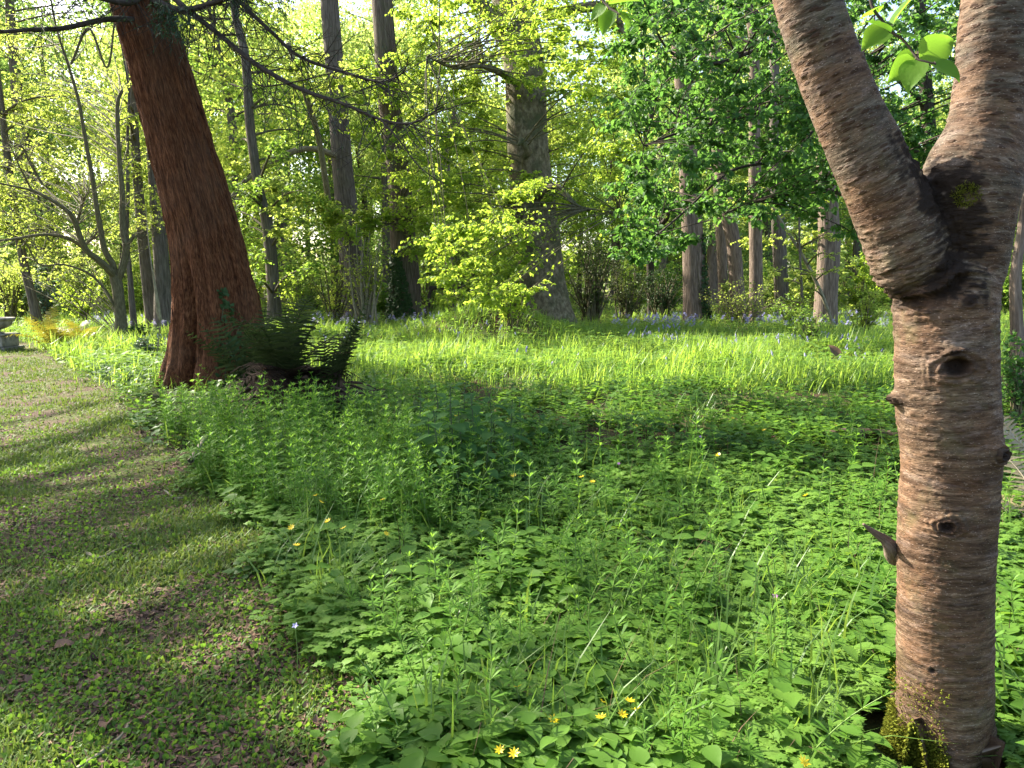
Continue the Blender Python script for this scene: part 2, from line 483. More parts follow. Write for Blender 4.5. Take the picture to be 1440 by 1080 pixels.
# the path: a sheet just above the soil, ending at the ragged edge of the verge
ys = np.concatenate([np.linspace(-3, 14, 240), np.linspace(14.2, 24, 60)])
us = np.linspace(0, 1, 40)
ex = edge_x(ys) + .05 * vnoise(np.stack([ys * 5, ys * 0, ys * 0], -1), 5)
left = np.minimum(-9 - ys * .35, ex - 4)
X = left[:, None] * (1 - us[None]) + ex[:, None] * us[None]; Y = np.repeat(ys[:, None], 40, 1)
V = np.stack([X, Y, hgt(X, Y) + .006], -1).reshape(-1, 3)
i = np.arange(len(ys) - 1)[:, None] * 40; j = np.arange(39)[None]
mb = MB(); mb.add(V, np.stack([i + j, i + j + 1, i + 40 + j + 1, i + 40 + j], -1).reshape(-1, 4), 0, V)
def pathmat():
    m, ns, lk = newmat("mown_path")
    tc = ns.new("ShaderNodeTexCoord")
    a = ns.new("ShaderNodeTexNoise"); a.inputs["Scale"].default_value = 55; a.inputs["Detail"].default_value = 8; a.inputs["Roughness"].default_value = .75
    c = ns.new("ShaderNodeTexNoise"); c.inputs["Scale"].default_value = 1.7; c.inputs["Detail"].default_value = 6; c.inputs["Roughness"].default_value = .65
    lk.new(tc.outputs["Object"], a.inputs["Vector"]); lk.new(tc.outputs["Object"], c.inputs["Vector"])
    r1 = ramp(ns, [(.3, (.028, .017, .012)), (.5, (.085, .054, .038)), (.72, (.20, .135, .10))])
    r2 = ramp(ns, [(.3, (.03, .05, .012)), (.7, (.13, .15, .035))])
    lk.new(a.outputs["Fac"], r1.inputs[0]); lk.new(a.outputs["Fac"], r2.inputs[0])
    r3 = ramp(ns, [(.42, (0, 0, 0)), (.58, (1, 1, 1))]); lk.new(c.outputs["Fac"], r3.inputs[0])
    mx = ns.new("ShaderNodeMixRGB"); lk.new(r3.outputs[0], mx.inputs[0]); lk.new(r1.outputs[0], mx.inputs[1]); lk.new(r2.outputs[0], mx.inputs[2])
    p = ns.new("ShaderNodeBsdfPrincipled"); p.inputs["Roughness"].default_value = .95; p.inputs["Specular IOR Level"].default_value = .1
    b = ns.new("ShaderNodeBump"); b.inputs["Strength"].default_value = .8; b.inputs["Distance"].default_value = .015
    lk.new(a.outputs["Fac"], b.inputs["Height"]); lk.new(b.outputs[0], p.inputs["Normal"]); lk.new(mx.outputs[0], p.inputs["Base Color"])
    o = ns.new("ShaderNodeOutputMaterial"); lk.new(p.outputs[0], o.inputs[0])
    return m
pth = mb.build("path", pathmat()); tag(pth, "mown mossy path with bare brown patches", "path", kind="structure")

# ------------------------------------------------------------------ tree tools
def trunk_from_px(spec, Y, lean=0.0):
    """spec: (px, py, width px) from the base up -> points and radii at distance Y"""
    pts, rad = [], []
    for k, (px, py, wpx) in enumerate(spec):
        y = Y + lean * k
        pts.append(P(px, py, y)); rad.append(wpx * .5 * mpp(px, py, y))
    return np.array(pts), np.array(rad)
def to_ground(pts, rad, flare=1.25):
    b = pts[0].copy(); z = float(hgt(b[0], b[1]))
    pts = np.vstack([[b[0], b[1], z - .25], pts]) if b[2] > z - .1 else pts
    if len(pts) != len(rad): rad = np.concatenate([[rad[0] * flare], rad])
    return pts, rad
def extend_up(pts, rad, zt, rt=.35):
    d = unit(pts[-1] - pts[-2]); d[2] = max(d[2], .8); d = unit(d)
    h = (zt - pts[-1][2])
    e = [pts[-1] + d * h * t * np.array([.6, .6, 1]) + np.array([.15, .1, 0]) * rng.normal(size=3) for t in (.35, .7, 1)]
    return np.vstack([pts, e]), np.concatenate([rad, rad[-1] * np.array([.8, .6, rt])])
def bend(a, b, up=.25, k=6, wob=.06):
    a = np.asarray(a, float); b = np.asarray(b, float)
    L = np.linalg.norm(b - a)
    c = (a + b) / 2 + np.array([0, 0, up * L]) + rng.normal(size=3) * wob * L
    t = np.linspace(0, 1, k)[:, None]
    return (1 - t) ** 2 * a + 2 * t * (1 - t) * c + t * t * b
def nearest_on(pts, rad, c, below=.25, zmin=0):
    d = np.linalg.norm(pts - c, axis=1) + np.where(pts[:, 2] > c[2] + .5, 3, 0) + np.abs(pts[:, 2] - (c[2] - below * np.linalg.norm((pts - c)[:, :2], axis=1))) * .6 + np.where(pts[:, 2] < zmin, 50, 0)
    k = int(np.argmin(d)); return pts[k], rad[k]
def clump(mw, ml, c, r, nt, nl, size, proto=L_KITE, droop=.3, flat=.6, wr=.006, lmat=0, flatten=.55, twig=True, root=None):
    """one bough end: twigs spreading from a root through an ellipsoid, leaves alternate along each twig"""
    c = np.asarray(c, float)
    d = rdir(nt) * (rng.random((nt, 1)) ** .45) * r * np.array([1, 1, flatten])
    ends = c + d
    s = (np.asarray(root) if root is not None else c) + (d * .15)
    k = 5
    t = np.linspace(0, 1, k)
    mid = (s + ends) / 2 + rng.normal(size=(nt, 3)) * r * .12 + np.array([0, 0, .12 * r])
    path = ((1 - t) ** 2)[None, :, None] * s[:, None] + (2 * t * (1 - t))[None, :, None] * mid[:, None] + (t * t)[None, :, None] * ends[:, None]
    if twig:
        for a in range(nt):
            tube(mw, path[a], np.linspace(wr, wr * .35, k), 3, cap=False)
    ti = np.clip(rng.random((nt, nl)) ** .75, .12, .999) * (k - 1)
    i0 = ti.astype(int); fr = (ti - i0)[..., None]
    ar = np.arange(nt)[:, None]
    pos = path[ar, i0] * (1 - fr) + path[ar, i0 + 1] * fr
    tg = unit(path[ar, i0 + 1] - path[ar, i0])
    side = unit(np.cross(tg, np.array([0, 0, 1.0]))) * np.where(rng.random((nt, nl)) < .5, 1, -1)[..., None]
    dd = tg * .5 + side
    pos = pos.reshape(-1, 3) + rdir(nt * nl) * size * .35
    leaves(ml, proto, pos, dd.reshape(-1, 3), size * rng.uniform(.65, 1.25, nt * nl), droop, flat, lmat)
def bough(mw, tp, tr, c, r0, up=.2, wob=.07, n=6, zmin=0):
    a, ra = nearest_on(tp, tr, c, zmin=zmin)
    p = bend(a, c, up, 8, wob)
    tube(mw, p, np.linspace(min(r0, ra * .6), r0 * .25, 8), n, cap=False, rough=.15, seed=int(rng.integers(1e6)))
    return p

def sunny(p):
    """would a bough here shade the bright clearing or the bright far path?"""
    x, y = p[:2] - sunv[:2] * (p[2] / sunv[2])
    return (11.5 < y < 20 and -5 < x < 7.5) or (9 < y < 18 and -14 < x < -4) or math.hypot(x - MOUND[0] - .3, y - MOUND[1]) < 2.3
def px_points(region, n, Y0, Y1, mind=0, clear=False):
    """n points in a pixel rectangle list [(x0,y0,x1,y1,weight)], at depths Y0..Y1, not too close together"""
    wts = np.array([q[4] * (q[2] - q[0]) * (q[3] - q[1]) for q in region], float); wts /= wts.sum()
    out, pix = [], []
    tries = 0
    while len(out) < n and tries < n * 60:
        tries += 1
        q = region[rng.choice(len(region), p=wts)]
        x, y = rng.uniform(q[0], q[2]), rng.uniform(q[1], q[3])
        if any((x - a) ** 2 + (y - b) ** 2 < mind * mind for a, b in pix): continue
        c = P(x, y, rng.uniform(Y0, Y1))
        if clear and sunny(c): continue
        pix.append((x, y)); out.append(c)
    return np.array(out)

def tree(name, label, cat, tp, tr, bark, clumps=(), leaf='mid', size=.09, nt=12, nl=14, rad=.9, proto=L_KITE, limbs=(), group=None,
         limb_bark=None, n=18, rough=.06, flute=.0, droop=.3, flat=.6, step=.25, twigbark='grey_twig', r0=.05, extra=None, flatten=.55, up=.15, zmin=0):
    base = [tp[0][0], tp[0][1], float(hgt(tp[0][0], tp[0][1]))]
    root = thing(name, base, label, cat, group)
    mt = MB()
    tp2, tr2 = tube(mt, tp, tr, n, step, rough=rough, flute=flute, seed=int(rng.integers(1e6)))
    mt.build("trunk", M[bark], root)
    lp, lr = [tp2], [tr2]
    if limbs:
        for lpts, lrad in limbs:
            ml_ = MB()
            a, b = tube(ml_, lpts, lrad, 12, .12, rough=.12, seed=int(rng.integers(1e6)))
            ml_.build("limb", M[limb_bark or bark], root); lp.append(a); lr.append(b)
    ap, ar = np.vstack(lp), np.concatenate(lr)
    if len(clumps):
        mw, ml = MB(), MB()
        tube(mw, tp2[::4], tr2[::4] * .3, 5, cap=False)            # the wood the boughs grow from, inside the trunk
        for c in clumps:
            p = bough(mw, ap, ar, c, r0, up, zmin=zmin)
            clump(mw, ml, c, rad * rng.uniform(.75, 1.25), nt, nl, size, proto, droop, flat, flatten=flatten)
            # a few leaves back along the bough
            t = rng.uniform(.45, 1, nl); k = (t * 7).astype(int).clip(0, 6)
            q = p[k] + (p[k + 1] - p[k]) * rng.random((nl, 1)) + rdir(nl) * .12 * rad
            leaves(ml, proto, q, rdir(nl) + np.array([0, 0, -.2]), size * rng.uniform(.7, 1.2, nl), droop, flat)
        mw.build("branches", M[twigbark], root)
        ml.build("crown", M[leaf], root, smooth=False)
    return root, ap, ar
# ------------------------------------------------------------------ the big woodland trees, their trunks as the photo shows them
def shadow_ground(p):
    p = np.asarray(p, float)
    return p[:2] - sunv[:2] * (p[2] / sunv[2])
def in_frame(p, m=90):
    x, y = proj(np.asarray(p, float))
    return -m < x < 1440 + m and y > -m

# redwood
RY = 11.3
spec = [(312, 548, 152), (311, 520, 138), (310, 490, 126), (304, 420, 108), (288, 330, 91), (259, 220, 84), (226, 100, 78), (197, 0, 75)]
tp, tr = trunk_from_px(spec, RY)
tp, tr = to_ground(tp, tr, 1.12)
d = unit(tp[-1] - tp[-2])
ext = [tp[-1] + np.array([-.22 * h, .12 * h, h]) * .98 for h in (2, 4.5, 7.5, 11)]
tp = np.vstack([tp, ext]); tr = np.concatenate([tr, tr[-1] * np.array([.92, .8, .6, .3])])
red = thing("redwood_tree", [tp[1][0], tp[1][1], 0], "large leaning tree with fibrous red brown bark and a cleft at its foot", "tree")
q, qr = resample(tp, tr, .05)
mt = MB()
n = 132; m = len(q)
th = np.arange(n) / n * 2 * np.pi
T = unit(np.gradient(q, axis=0)); U = unit(np.cross(np.array([0, 1, 0]), T)); W = np.cross(T, U)     # U is to the right in view, W away from the view
S = np.concatenate([[0], np.cumsum(np.linalg.norm(np.diff(q, axis=0), axis=1))])
TH, SS = np.meshgrid(th, S)
pp = np.stack([np.cos(TH) * 7, np.sin(TH) * 7, SS * .55], -1).reshape(-1, 3)
rid = fbm(pp, 5, 4).reshape(m, n); rid2 = fbm(pp * np.array([4, 4, 5]), 9, 3).reshape(m, n)
rr = qr[:, None] * (1 + .075 * (1 - np.abs(rid) * 4) + .03 * rid2)
front = -np.pi / 2                                  # angle facing the camera (W points away)
cl_c = front - .38 + .14 * np.sin(SS * 1.3)         # the cleft runs up the camera side, left of the middle
dth = (TH - cl_c + np.pi) % (2 * np.pi) - np.pi
fade = np.clip((2.7 - SS) / 1.7, 0, 1)
rr = rr * (1 - .36 * fade * np.exp(-(dth / .11) ** 2) + .05 * fade * np.exp(-((np.abs(dth) - .42) / .25) ** 2))
gash = np.exp(-((TH - (front - .95)) / .22) ** 2 - ((SS - 2.75) / .45) ** 2)
rr = rr * (1 - .16 * gash)
fl = np.exp(-SS / .55)
rr = rr * (1 + .16 * fl * np.cos(TH * 5 + 1.0))
V = q[:, None] + rr[..., None] * (np.cos(TH)[..., None] * U[:, None] + np.sin(TH)[..., None] * W[:, None])
A = np.stack([qr[:, None] * np.cos(TH), qr[:, None] * np.sin(TH), SS], -1)
i = np.arange(m - 1)[:, None] * n; j = np.arange(n)[None]; j2 = (j + 1) % n
mt.add(V.reshape(-1, 3), np.stack([i + j, i + j2, i + n + j2, i + n + j], -1).reshape(-1, 4), 0, A.reshape(-1, 3))
VF = V.reshape(-1, 3); AF = A.reshape(-1, 3)
NO = unit(VF - np.repeat(q, n, 0)); TA = np.repeat(T, n, 0)
pk = rng.choice(np.nonzero(VF[:, 2] < 8)[0], 3600)
dd = unit(-TA[pk] * rng.choice([1, -1], 3600)[:, None] + NO[pk] * rng.uniform(.02, .16, 3600)[:, None] + rdir(3600) * .08)
ln = rng.uniform(.06, .24, 3600)
pv = (np.array([[-.035, 0, 0], [.035, 0, 0], [.05, .5, .02], [0, 1, .05], [-.05, .5, .02]]), np.array([[0, 1, 2], [0, 2, 4], [4, 2, 3]]))
b_ = MB(); put(b_, pv, VF[pk] - NO[pk] * .004, frames(dd, NO[pk]), ln)
mt.add(b_.v[0], b_.t[0], 0, np.repeat(AF[pk], 5, 0) + rng.normal(size=(18000, 3)) * .01)
mt.build("trunk", M['redwood'], red)
RQ, RR_ = q, qr
# hanging dead-looking boughs near the top of the frame
mw, mn = MB(), MB()
def drawn(mb, pix, r0, r1, Y0, Y1, n=8, step=.12):
    k = len(pix)
    pts = np.array([P(x, y, Y0 + (Y1 - Y0) * i / (k - 1)) for i, (x, y) in enumerate(pix)])
    return tube(mb, pts, np.linspace(r0, r1, k), n, step, rough=.12, seed=len(pix))
def twiglets(mb, mn_, pts, n, L, r, needles=0, nsize=.05, down=.3):
    for _ in range(n):
        k = rng.integers(len(pts) // 6, len(pts) - 1)
        d = unit(unit(pts[k + 1 if k + 1 < len(pts) else k] - pts[k - 1]) * .6 + rdir(1)[0] * .8 + np.array([0, 0, -down]))
        b = pts[k] + d * L * rng.uniform(.4, 1.2)
        p = bend(pts[k], b, rng.uniform(-.2, .12), 6, .08)
        tube(mb, p, np.linspace(r, r * .3, 6), 4, cap=False)
        for _k in range(2):
            kk = rng.integers(2, 5); e = p[kk] + unit(rdir(1)[0] + d) * L * .35
            tube(mb, bend(p[kk], e, 0, 4), np.linspace(r * .5, r * .2, 4), 3, cap=False)
        if needles:
            t = rng.uniform(.5, 1, needles); kk = (t * 5).astype(int).clip(0, 4)
            pos = p[kk] + (p[kk + 1] - p[kk]) * rng.random((needles, 1))
            dd = unit(d[None] * .7 + rdir(needles) * .8)
            put(mn_, L_NARROW, pos, frames(dd, rdir(needles)), nsize * rng.uniform(.7, 1.3, needles))
B = []
B.append(drawn(mw, [(200, 28), (150, 27), (88, 40), (40, 42), (-30, 48), (-120, 60)], .042, .014, 11, 9.5)[0])
B.append(drawn(mw, [(205, -10), (180, 4), (130, -6), (70, -30)], .05, .02, 11, 10)[0])
B.append(drawn(mw, [(225, -20), (262, 12), (310, 50), (360, 90), (422, 125), (480, 145), (535, 168), (580, 173), (622, 150)], .042, .008, 11, 8.5)[0])
B.append(drawn(mw, [(240, -60), (300, -30), (360, 25), (385, 48), (422, 80), (485, 102), (535, 115), (567, 102), (574, 80)], .034, .006, 11, 9)[0])
B.append(drawn(mw, [(215, 0), (255, 14), (300, 4), (350, -15)], .05, .03, 11, 10)[0])
B.append(drawn(mw, [(535, 168), (560, 195), (590, 235), (630, 262)], .012, .004, 8.9, 8.4)[0])
B.append(drawn(mw, [(360, 118), (372, 122), (420, 114), (470, 102), (520, 95)], .012, .005, 10, 9.5)[0])
B.append(drawn(mw, [(262, 12), (268, 40), (262, 68)], .012, .005, 10.5, 10.3)[0])
for b in B[:2]: twiglets(mw, mn, b, 40, .8, .007, 10, .05, .15)
for b in B[2:5]: twiglets(mw, mn, b, 75, .95, .007, 6, .05, .3)
for b in B[5:]: twiglets(mw, mn, b, 7, .3, .004)
for c0 in [P(240, 48, 10.3), P(262, 60, 10.2), P(335, 8, 10), P(400, 5, 10), P(120, 5, 10.5), P(30, -5, 10), P(228, 40, 10.3)]:
    tw = bend(c0 + np.array([0, 0, .35]), c0, .1, 5)
    tube(mw, tw, np.linspace(.008, .004, 5), 4)
    t = rng.random(160)[:, None]
    pos = tw[0] * (1 - t) + tw[-1] * t + rdir(160) * .12
    put(mn, L_NARROW, pos, frames(unit(rdir(160) + np.array([0, 0, -.8])), rdir(160)), .09 * rng.uniform(.6, 1.2, 160))
mw.build("branches", M['twig'], red)
# crown above the frame; it shades the grass that lies in shade in the photo
def shade_line(gx, gy):                              # < 0 on the shaded side of the edge between sun and shade
    A0, B0 = G(490, 524)[:2], G(1250, 592)[:2]
    return (B0[0] - A0[0]) * (gy - A0[1]) - (B0[1] - A0[1]) * (gx - A0[0])
SUNSPOTS = [(G(30, 545), 1.2), (G(150, 565), .8), (G(40, 660), .45), (G(255, 750), .5), (G(140, 1010), .45), (G(20, 850), .25), (G(330, 660), .5), (np.array([2.0, 1.75]), .5), (np.array([2.5, 1.4]), .3), (G(1150, 880), .5), (G(900, 1050), .5), (G(60, 690), .6), (G(200, 600), .7), (G(60, 590), .8), (G(700, 820), .3), (G(960, 960), .55), (G(1120, 1010), .5), (G(800, 900), .35), (G(60, 985), .35), (G(260, 755), .4), (G(40, 520), 2.2), (G(340, 640), .6), (G(1290, 900), .45), (G(1000, 800), .3), (G(1270, 700), .4)]
shade = {'red': [], 'out': []}
axis = RQ
tries = 0
targets = []
while len(targets) < 96 and tries < 20000:
    tries += 1
    gx, gy = rng.uniform(-9, 9), rng.uniform(.8, 14)
    if shade_line(gx, gy) > -3.5: continue
    if abs(gx) > .75 * gy + 3: continue
    if any(np.hypot(gx - s[0][0], gy - s[0][1]) < s[1] + 1.0 for s in SUNSPOTS): continue
    if gx < float(edge_x(gy)) and rng.random() < .6: continue
    if gy < 4.8 and rng.random() < .75: continue
    if fbm(np.array([[gx * .8, gy * .8, 0]]), 71, 2)[0] > .12: continue
    h = rng.uniform(7.2, 14)
    c = np.array([gx, gy, 0]) + sunv * (h / sunv[2])
    if in_frame(c, 160): continue
    targets.append((gx, gy, h)); 
    k = np.argmin(np.abs(axis[:, 2] - c[2])); dist = np.hypot(*(axis[k, :2] - c[:2]))
    shade['red' if dist < 5.5 else 'out'].append(c)
mw = MB()
for c in shade['red']:
    bough(mw, RQ, RR_, c, .05, .05)
    clump(mw, mn, c, rng.uniform(.7, 1.1), 14, 40, .19, L_NARROW, .3, .6, flatten=.35)
mw.build("upper_branches", M['twig'], red)
mn.build("crown", M['needle'], red, smooth=False)
# tall broadleaf outside the frame on the sunny side
if shade['out']:
    tp = np.array([[-14.6, 10.5, -.2], [-14.4, 10.4, 3], [-14.7, 10.7, 7], [-14.2, 10.9, 11], [-14.4, 11, 15]]); tr = np.array([.5, .4, .34, .24, .08])
    tree("lime_tree", "tall broad tree on the sunny side beyond the path", "tree", tp, tr, 'grey', shade['out'], 'mid', .16, 13, 22, .8, r0=.06, flat=.75, flatten=.4)
print("shade clumps", len(shade['red']), len(shade['out']))

# tree with dark-green leaves on the right; its trunk stands behind the cherry
tp, tr = trunk_from_px([(1335, 500, 26), (1330, 420, 23), (1322, 330, 21), (1310, 220, 19), (1300, 100, 17), (1290, -60, 14)], 14.0)
tp, tr = to_ground(tp, tr); tp, tr = extend_up(tp, tr, 9.5)
limbs = []
for pix, y1, r in [([(1318, 300), (1240, 285), (1150, 268), (1060, 285), (1020, 300)], 11.5, .06), ([(1312, 230), (1230, 180), (1120, 150), (1040, 165), (960, 185), (905, 205)], 11, .055),
                   ([(1305, 150), (1220, 80), (1110, 60), (1000, 90), (940, 70), (905, 0)], 11.5, .05), ([(1160, 160), (1110, 220), (1030, 240), (960, 300), (925, 330)], 10.8, .03)]:
    limbs.append((np.array([P(x, y, 14 + (y1 - 14) * k / (len(pix) - 1)) for k, (x, y) in enumerate(pix)]), np.linspace(r, .012, len(pix))))
cl = px_points([(880, -30, 1180, 240, 1.0), (880, 200, 1190, 300, .7), (870, 290, 985, 365, .7), (1170, -30, 1420, 240, .8), (1190, 200, 1290, 330, .4)], 180, 9.8, 14.2, 18.5)
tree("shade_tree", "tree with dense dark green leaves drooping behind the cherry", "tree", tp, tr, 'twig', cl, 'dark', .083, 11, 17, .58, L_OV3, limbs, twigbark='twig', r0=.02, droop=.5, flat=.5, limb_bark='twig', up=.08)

# great beech in the middle
spec = [(774, 462, 80), (770, 440, 70), (763, 400, 64), (757, 340, 62), (748, 270, 60), (742, 200, 57), (738, 100, 57), (726, 40, 56), (716, -20, 54), (712, -90, 46)]
tp, tr = trunk_from_px(spec, 27.0); tp, tr = to_ground(tp, tr, 1.3); tp, tr = extend_up(tp, tr, 17)
limbs = [(np.array([P(*a) for a in [(718, 60, 27), (703, 35, 26.5), (680, 10, 26), (650, -12, 25.5), (600, -60, 25)]]), np.array([.36, .30, .26, .22, .12])),
         (np.array([P(*a) for a in [(728, 20, 27), (742, -20, 27), (760, -80, 27.2), (775, -160, 27.5)]]), np.array([.5, .42, .36, .2])),
         (np.array([P(*a) for a in [(748, 280, 26.4), (782, 262, 25.5), (812, 290, 25), (850, 297, 24.5), (875, 300, 24)]]), np.array([.12, .09, .07, .045, .02])),
         (np.array([P(*a) for a in [(742, 245, 25.9), (738, 222, 25.6), (743, 212, 25.3), (733, 198, 25.2), (729, 204, 25.1)]]), np.array([.15, .13, .14, .11, .05])),
         (np.array([P(*a) for a in [(770, 20, 27), (850, 10, 26), (880, 50, 25.5), (905, 55, 25), (930, 52, 24.6)]]), np.array([.2, .16, .12, .1, .05])),
         (np.array([P(*a) for a in [(720, 110, 27), (688, 95, 25), (672, 92, 24), (640, 95, 22), (600, 80, 20)]]), np.array([.14, .1, .08, .05, .02]))]
cl = px_points([(590, -40, 870, 90, .8), (580, 90, 685, 330, 1.25), (700, 90, 800, 150, .25), (805, 60, 880, 320, .8), (590, 320, 690, 400, .6), (690, 230, 800, 290, .22), (850, 200, 900, 330, .5)], 128, 17, 27.5, 20, True)
cl = np.vstack([cl, px_points([(600, 320, 745, 435, 1), (690, 220, 790, 320, .5)], 24, 17.5, 23, 15)])
tree("beech_tree", "huge old beech with pale broken limb and bright hanging lime green leaves", "tree", tp, tr, 'beech', cl, 'lime', .105, 15, 21, .95, L_KITE, limbs, n=40, rough=.05, flute=.07, droop=.45, flat=.6, flatten=.38, r0=.028, up=.12, zmin=3.6)

# furrowed trunk with ivy at its foot
spec = [(572, 460, 54), (571, 440, 46), (571, 400, 41), (567, 340, 36), (563, 270, 32), (555, 200, 31), (546, 135, 31), (541, 60, 30), (537, 0, 29), (532, -80, 27)]
tp, tr = trunk_from_px(spec, 27.5); tp, tr = to_ground(tp, tr, 1.25); tp, tr = extend_up(tp, tr, 17)
cl = px_points([(500, 20, 620, 140, .7), (520, 190, 640, 320, .9), (570, 320, 640, 370, .4), (455, 170, 540, 330, .5)], 64, 18, 26.5, 20, True)
IV, IR = None, None
_, IV, IR = tree("furrowed_tree", "tall furrowed trunk wrapped in ivy at its foot", "tree", tp, tr, 'oak', cl, 'lime', .105, 15, 21, .95, n=36, rough=.05, flute=.05, droop=.45, flat=.6, flatten=.38, r0=.025, zmin=3.4)
# trunk rising out of the shrubs left of it
spec = [(503, 462, 42), (500, 440, 38), (492, 330, 33), (483, 250, 29), (474, 135, 27), (463, 0, 25), (458, -80, 23)]
tp, tr = trunk_from_px(spec, 30.0); tp, tr = to_ground(tp, tr); tp, tr = extend_up(tp, tr, 16)
limbs = [(np.array([P(*a) for a in [(476, 220, 29.8), (438, 209, 29), (400, 218, 28.5), (350, 250, 28), (325, 277, 27.6)]]), np.array([.12, .11, .10, .08, .05])),
         (np.array([P(*a) for a in [(462, 290, 29.6), (459, 262, 29), (447, 190, 28), (430, 135, 27), (405, 60, 26.5)]]), np.array([.13, .11, .10, .09, .07]))]
cl = px_points([(385, 0, 520, 120, 1), (390, 210, 520, 330, 1), (360, 120, 480, 240, .5)], 64, 18.5, 26.5, 21, True)
tree("slim_tree", "slender dark trunk with yellow green leaves left of the ivied trunk", "tree", tp, tr, 'grey', cl, 'lime_y', .105, 15, 21, .95, limbs=limbs, limb_bark='limb', n=24, droop=.4, flat=.6, flatten=.4, r0=.025, zmin=3)

# small multi-stemmed tree on the left
Y = 19.5
spec = [(171, 478, 20), (170, 450, 16), (166, 410, 15), (162, 388, 16)]
tp, tr = trunk_from_px(spec, Y); tp, tr = to_ground(tp, tr)
def L(pix, r0, r1, y0=Y, y1=Y):
    k = len(pix)
    return (np.array([P(x, y, y0 + (y1 - y0) * i / (k - 1)) for i, (x, y) in enumerate(pix)]), np.linspace(r0, r1, k))
limbs = [L([(162, 390), (152, 378), (135, 363), (120, 350), (107, 317), (98, 300), (75, 283), (45, 268), (0, 258)], .10, .02, Y, 17.5),
         L([(162, 388), (158, 370), (147, 352), (140, 315), (135, 285), (130, 250), (120, 195), (110, 140), (95, 88), (80, 42), (68, -20)], .085, .018, Y, 18.5),
         L([(165, 395), (172, 378), (178, 347), (174, 330), (172, 300), (172, 270), (168, 225), (165, 150), (172, 127)], .10, .04, Y, Y),
         L([(120, 350), (95, 335), (60, 330), (0, 338), (-40, 330)], .05, .015, 19, 17.5),
         L([(107, 317), (112, 300), (118, 280), (125, 268)], .04, .015), L([(60, 260), (40, 225), (30, 205), (0, 197)], .03, .01, 18, 17.5),
         L([(118, 345), (130, 335), (138, 325)], .04, .02), L([(164, 440), (150, 410), (125, 385), (90, 372), (55, 372), (35, 340), (5, 325)], .035, .012, Y, 18),
         L([(100, 90), (125, 40), (150, 95), (160, 40), (165, -20)], .03, .02, 18.8, 18.5), L([(45, 268), (30, 240), (12, 200)], .025, .008, 18, 17.5),
         L([(177, 345), (188, 333), (186, 330)], .05, .03)]
cl = px_points([(-40, 20, 240, 330, 1), (-40, 330, 110, 400, .5)], 115, 16.5, 26, 19, True)
tree("hawthorn_tree", "small tree with several dark curving stems left of the red trunk", "tree", tp, tr, 'grey_twig', cl, 'lime_y', .064, 15, 17, .75, limbs=limbs, n=14, step=.1, r0=.014, droop=.2, flat=.5, up=.1)

for o in list(bpy.data.objects):
    if o.parent and o.name.startswith('branches') and 'dark curving stems' in o.parent.get('label', ''):
        mw = MB()
        for lp_, lr_ in limbs:
            qq, _ = resample(lp_, lr_, .15); twiglets(mw, None, qq, 16, 1.0, .009, down=-.25)
        mw.build("twigs", M['grey_twig'], o.parent); break

def simple(name, label, spec, Y, bark, top=13, cl=(), **k):
    tp, tr = trunk_from_px(spec, Y); tp, tr = to_ground(tp, tr, 1.2); tp, tr = extend_up(tp, tr, top)
    return tree(name, label, k.pop('cat', "tree"), tp, tr, bark, cl, **k)
simple("woodland_tree", "thin dark trunk leaning left beside the stone urn", [(56, 470, 15), (45, 418, 12), (36, 382, 11), (27, 335, 11), (20, 290, 10), (8, 200, 9)], 24, 'grey', 10, px_points([(-60, 120, 100, 330, 1)], 17, 22, 26, 15), leaf='lime_y', size=.11, rad=.9)
simple("woodland_tree", "stout dark trunk close behind the left edge of the red trunk", [(231, 450, 28), (229, 400, 23), (227, 370, 21), (222, 295, 20), (215, 200, 18), (208, 100, 16)], 23, 'grey', 12, px_points([(190, 60, 300, 260, 1)], 13, 22, 26, 15), leaf='mid', size=.11, rad=.9, flute=.06)
simple("woodland_tree", "leaning dark trunk between the many-stemmed tree and the red trunk", [(215, 448, 20), (208, 400, 16), (197, 295, 14), (190, 200, 12), (186, 120, 10)], 24, 'grey', 11, px_points([(150, 60, 230, 230, 1)], 10, 22, 26, 15), leaf='lime_y', size=.11, rad=.8)
simple("sapling", "thin grey sapling just right of the many-stemmed tree", [(188, 452, 9), (185, 420, 8), (183, 390, 7), (178, 330, 6), (180, 270, 5)], 22.5, 'grey', 8, leaf='lime_y')
simple("woodland_tree", "slender dark trunk just right of the leaning red trunk", [(386, 448, 22), (385, 415, 18), (380, 350, 17), (374, 305, 16), (365, 270, 14), (352, 180, 13), (345, 80, 12)], 26, 'grey', 13, px_points([(320, 80, 430, 300, 1), (330, 300, 440, 400, .4)], 30, 23, 29, 16), leaf='mid', size=.12, rad=.9)
simple("sapling", "short grey stem standing between the ivied trunk and the great beech", [(638, 458, 12), (632, 420, 10), (625, 375, 9), (622, 320, 8), (630, 250, 6)], 30, 'grey', 8, px_points([(600, 330, 680, 420, 1)], 13, 29, 32, 12), leaf='mid', size=.12, rad=.8)
limbs915 = [(np.array([P(*a) for a in [(914, 330, 33), (926, 318, 32.6), (938, 305, 32), (945, 270, 31.5)]]), np.array([.14, .12, .1, .06]))]
simple("forked_tree", "slim dark forked trunk between the evergreen bushes and pinkish trunk", [(916, 445, 12), (915, 400, 10), (914, 330, 12), (912, 290, 10), (908, 200, 9)], 33, 'twig', 11, px_points([(880, 250, 960, 360, 1)], 13, 31, 35, 13), leaf='mid', size=.13, rad=.9, limbs=limbs915)
spec = [(979, 458, 40), (978, 440, 35), (976, 400, 31), (975, 350, 30), (970, 270, 28), (965, 170, 25), (955, 60, 22), (946, 0, 19), (940, -60, 17)]
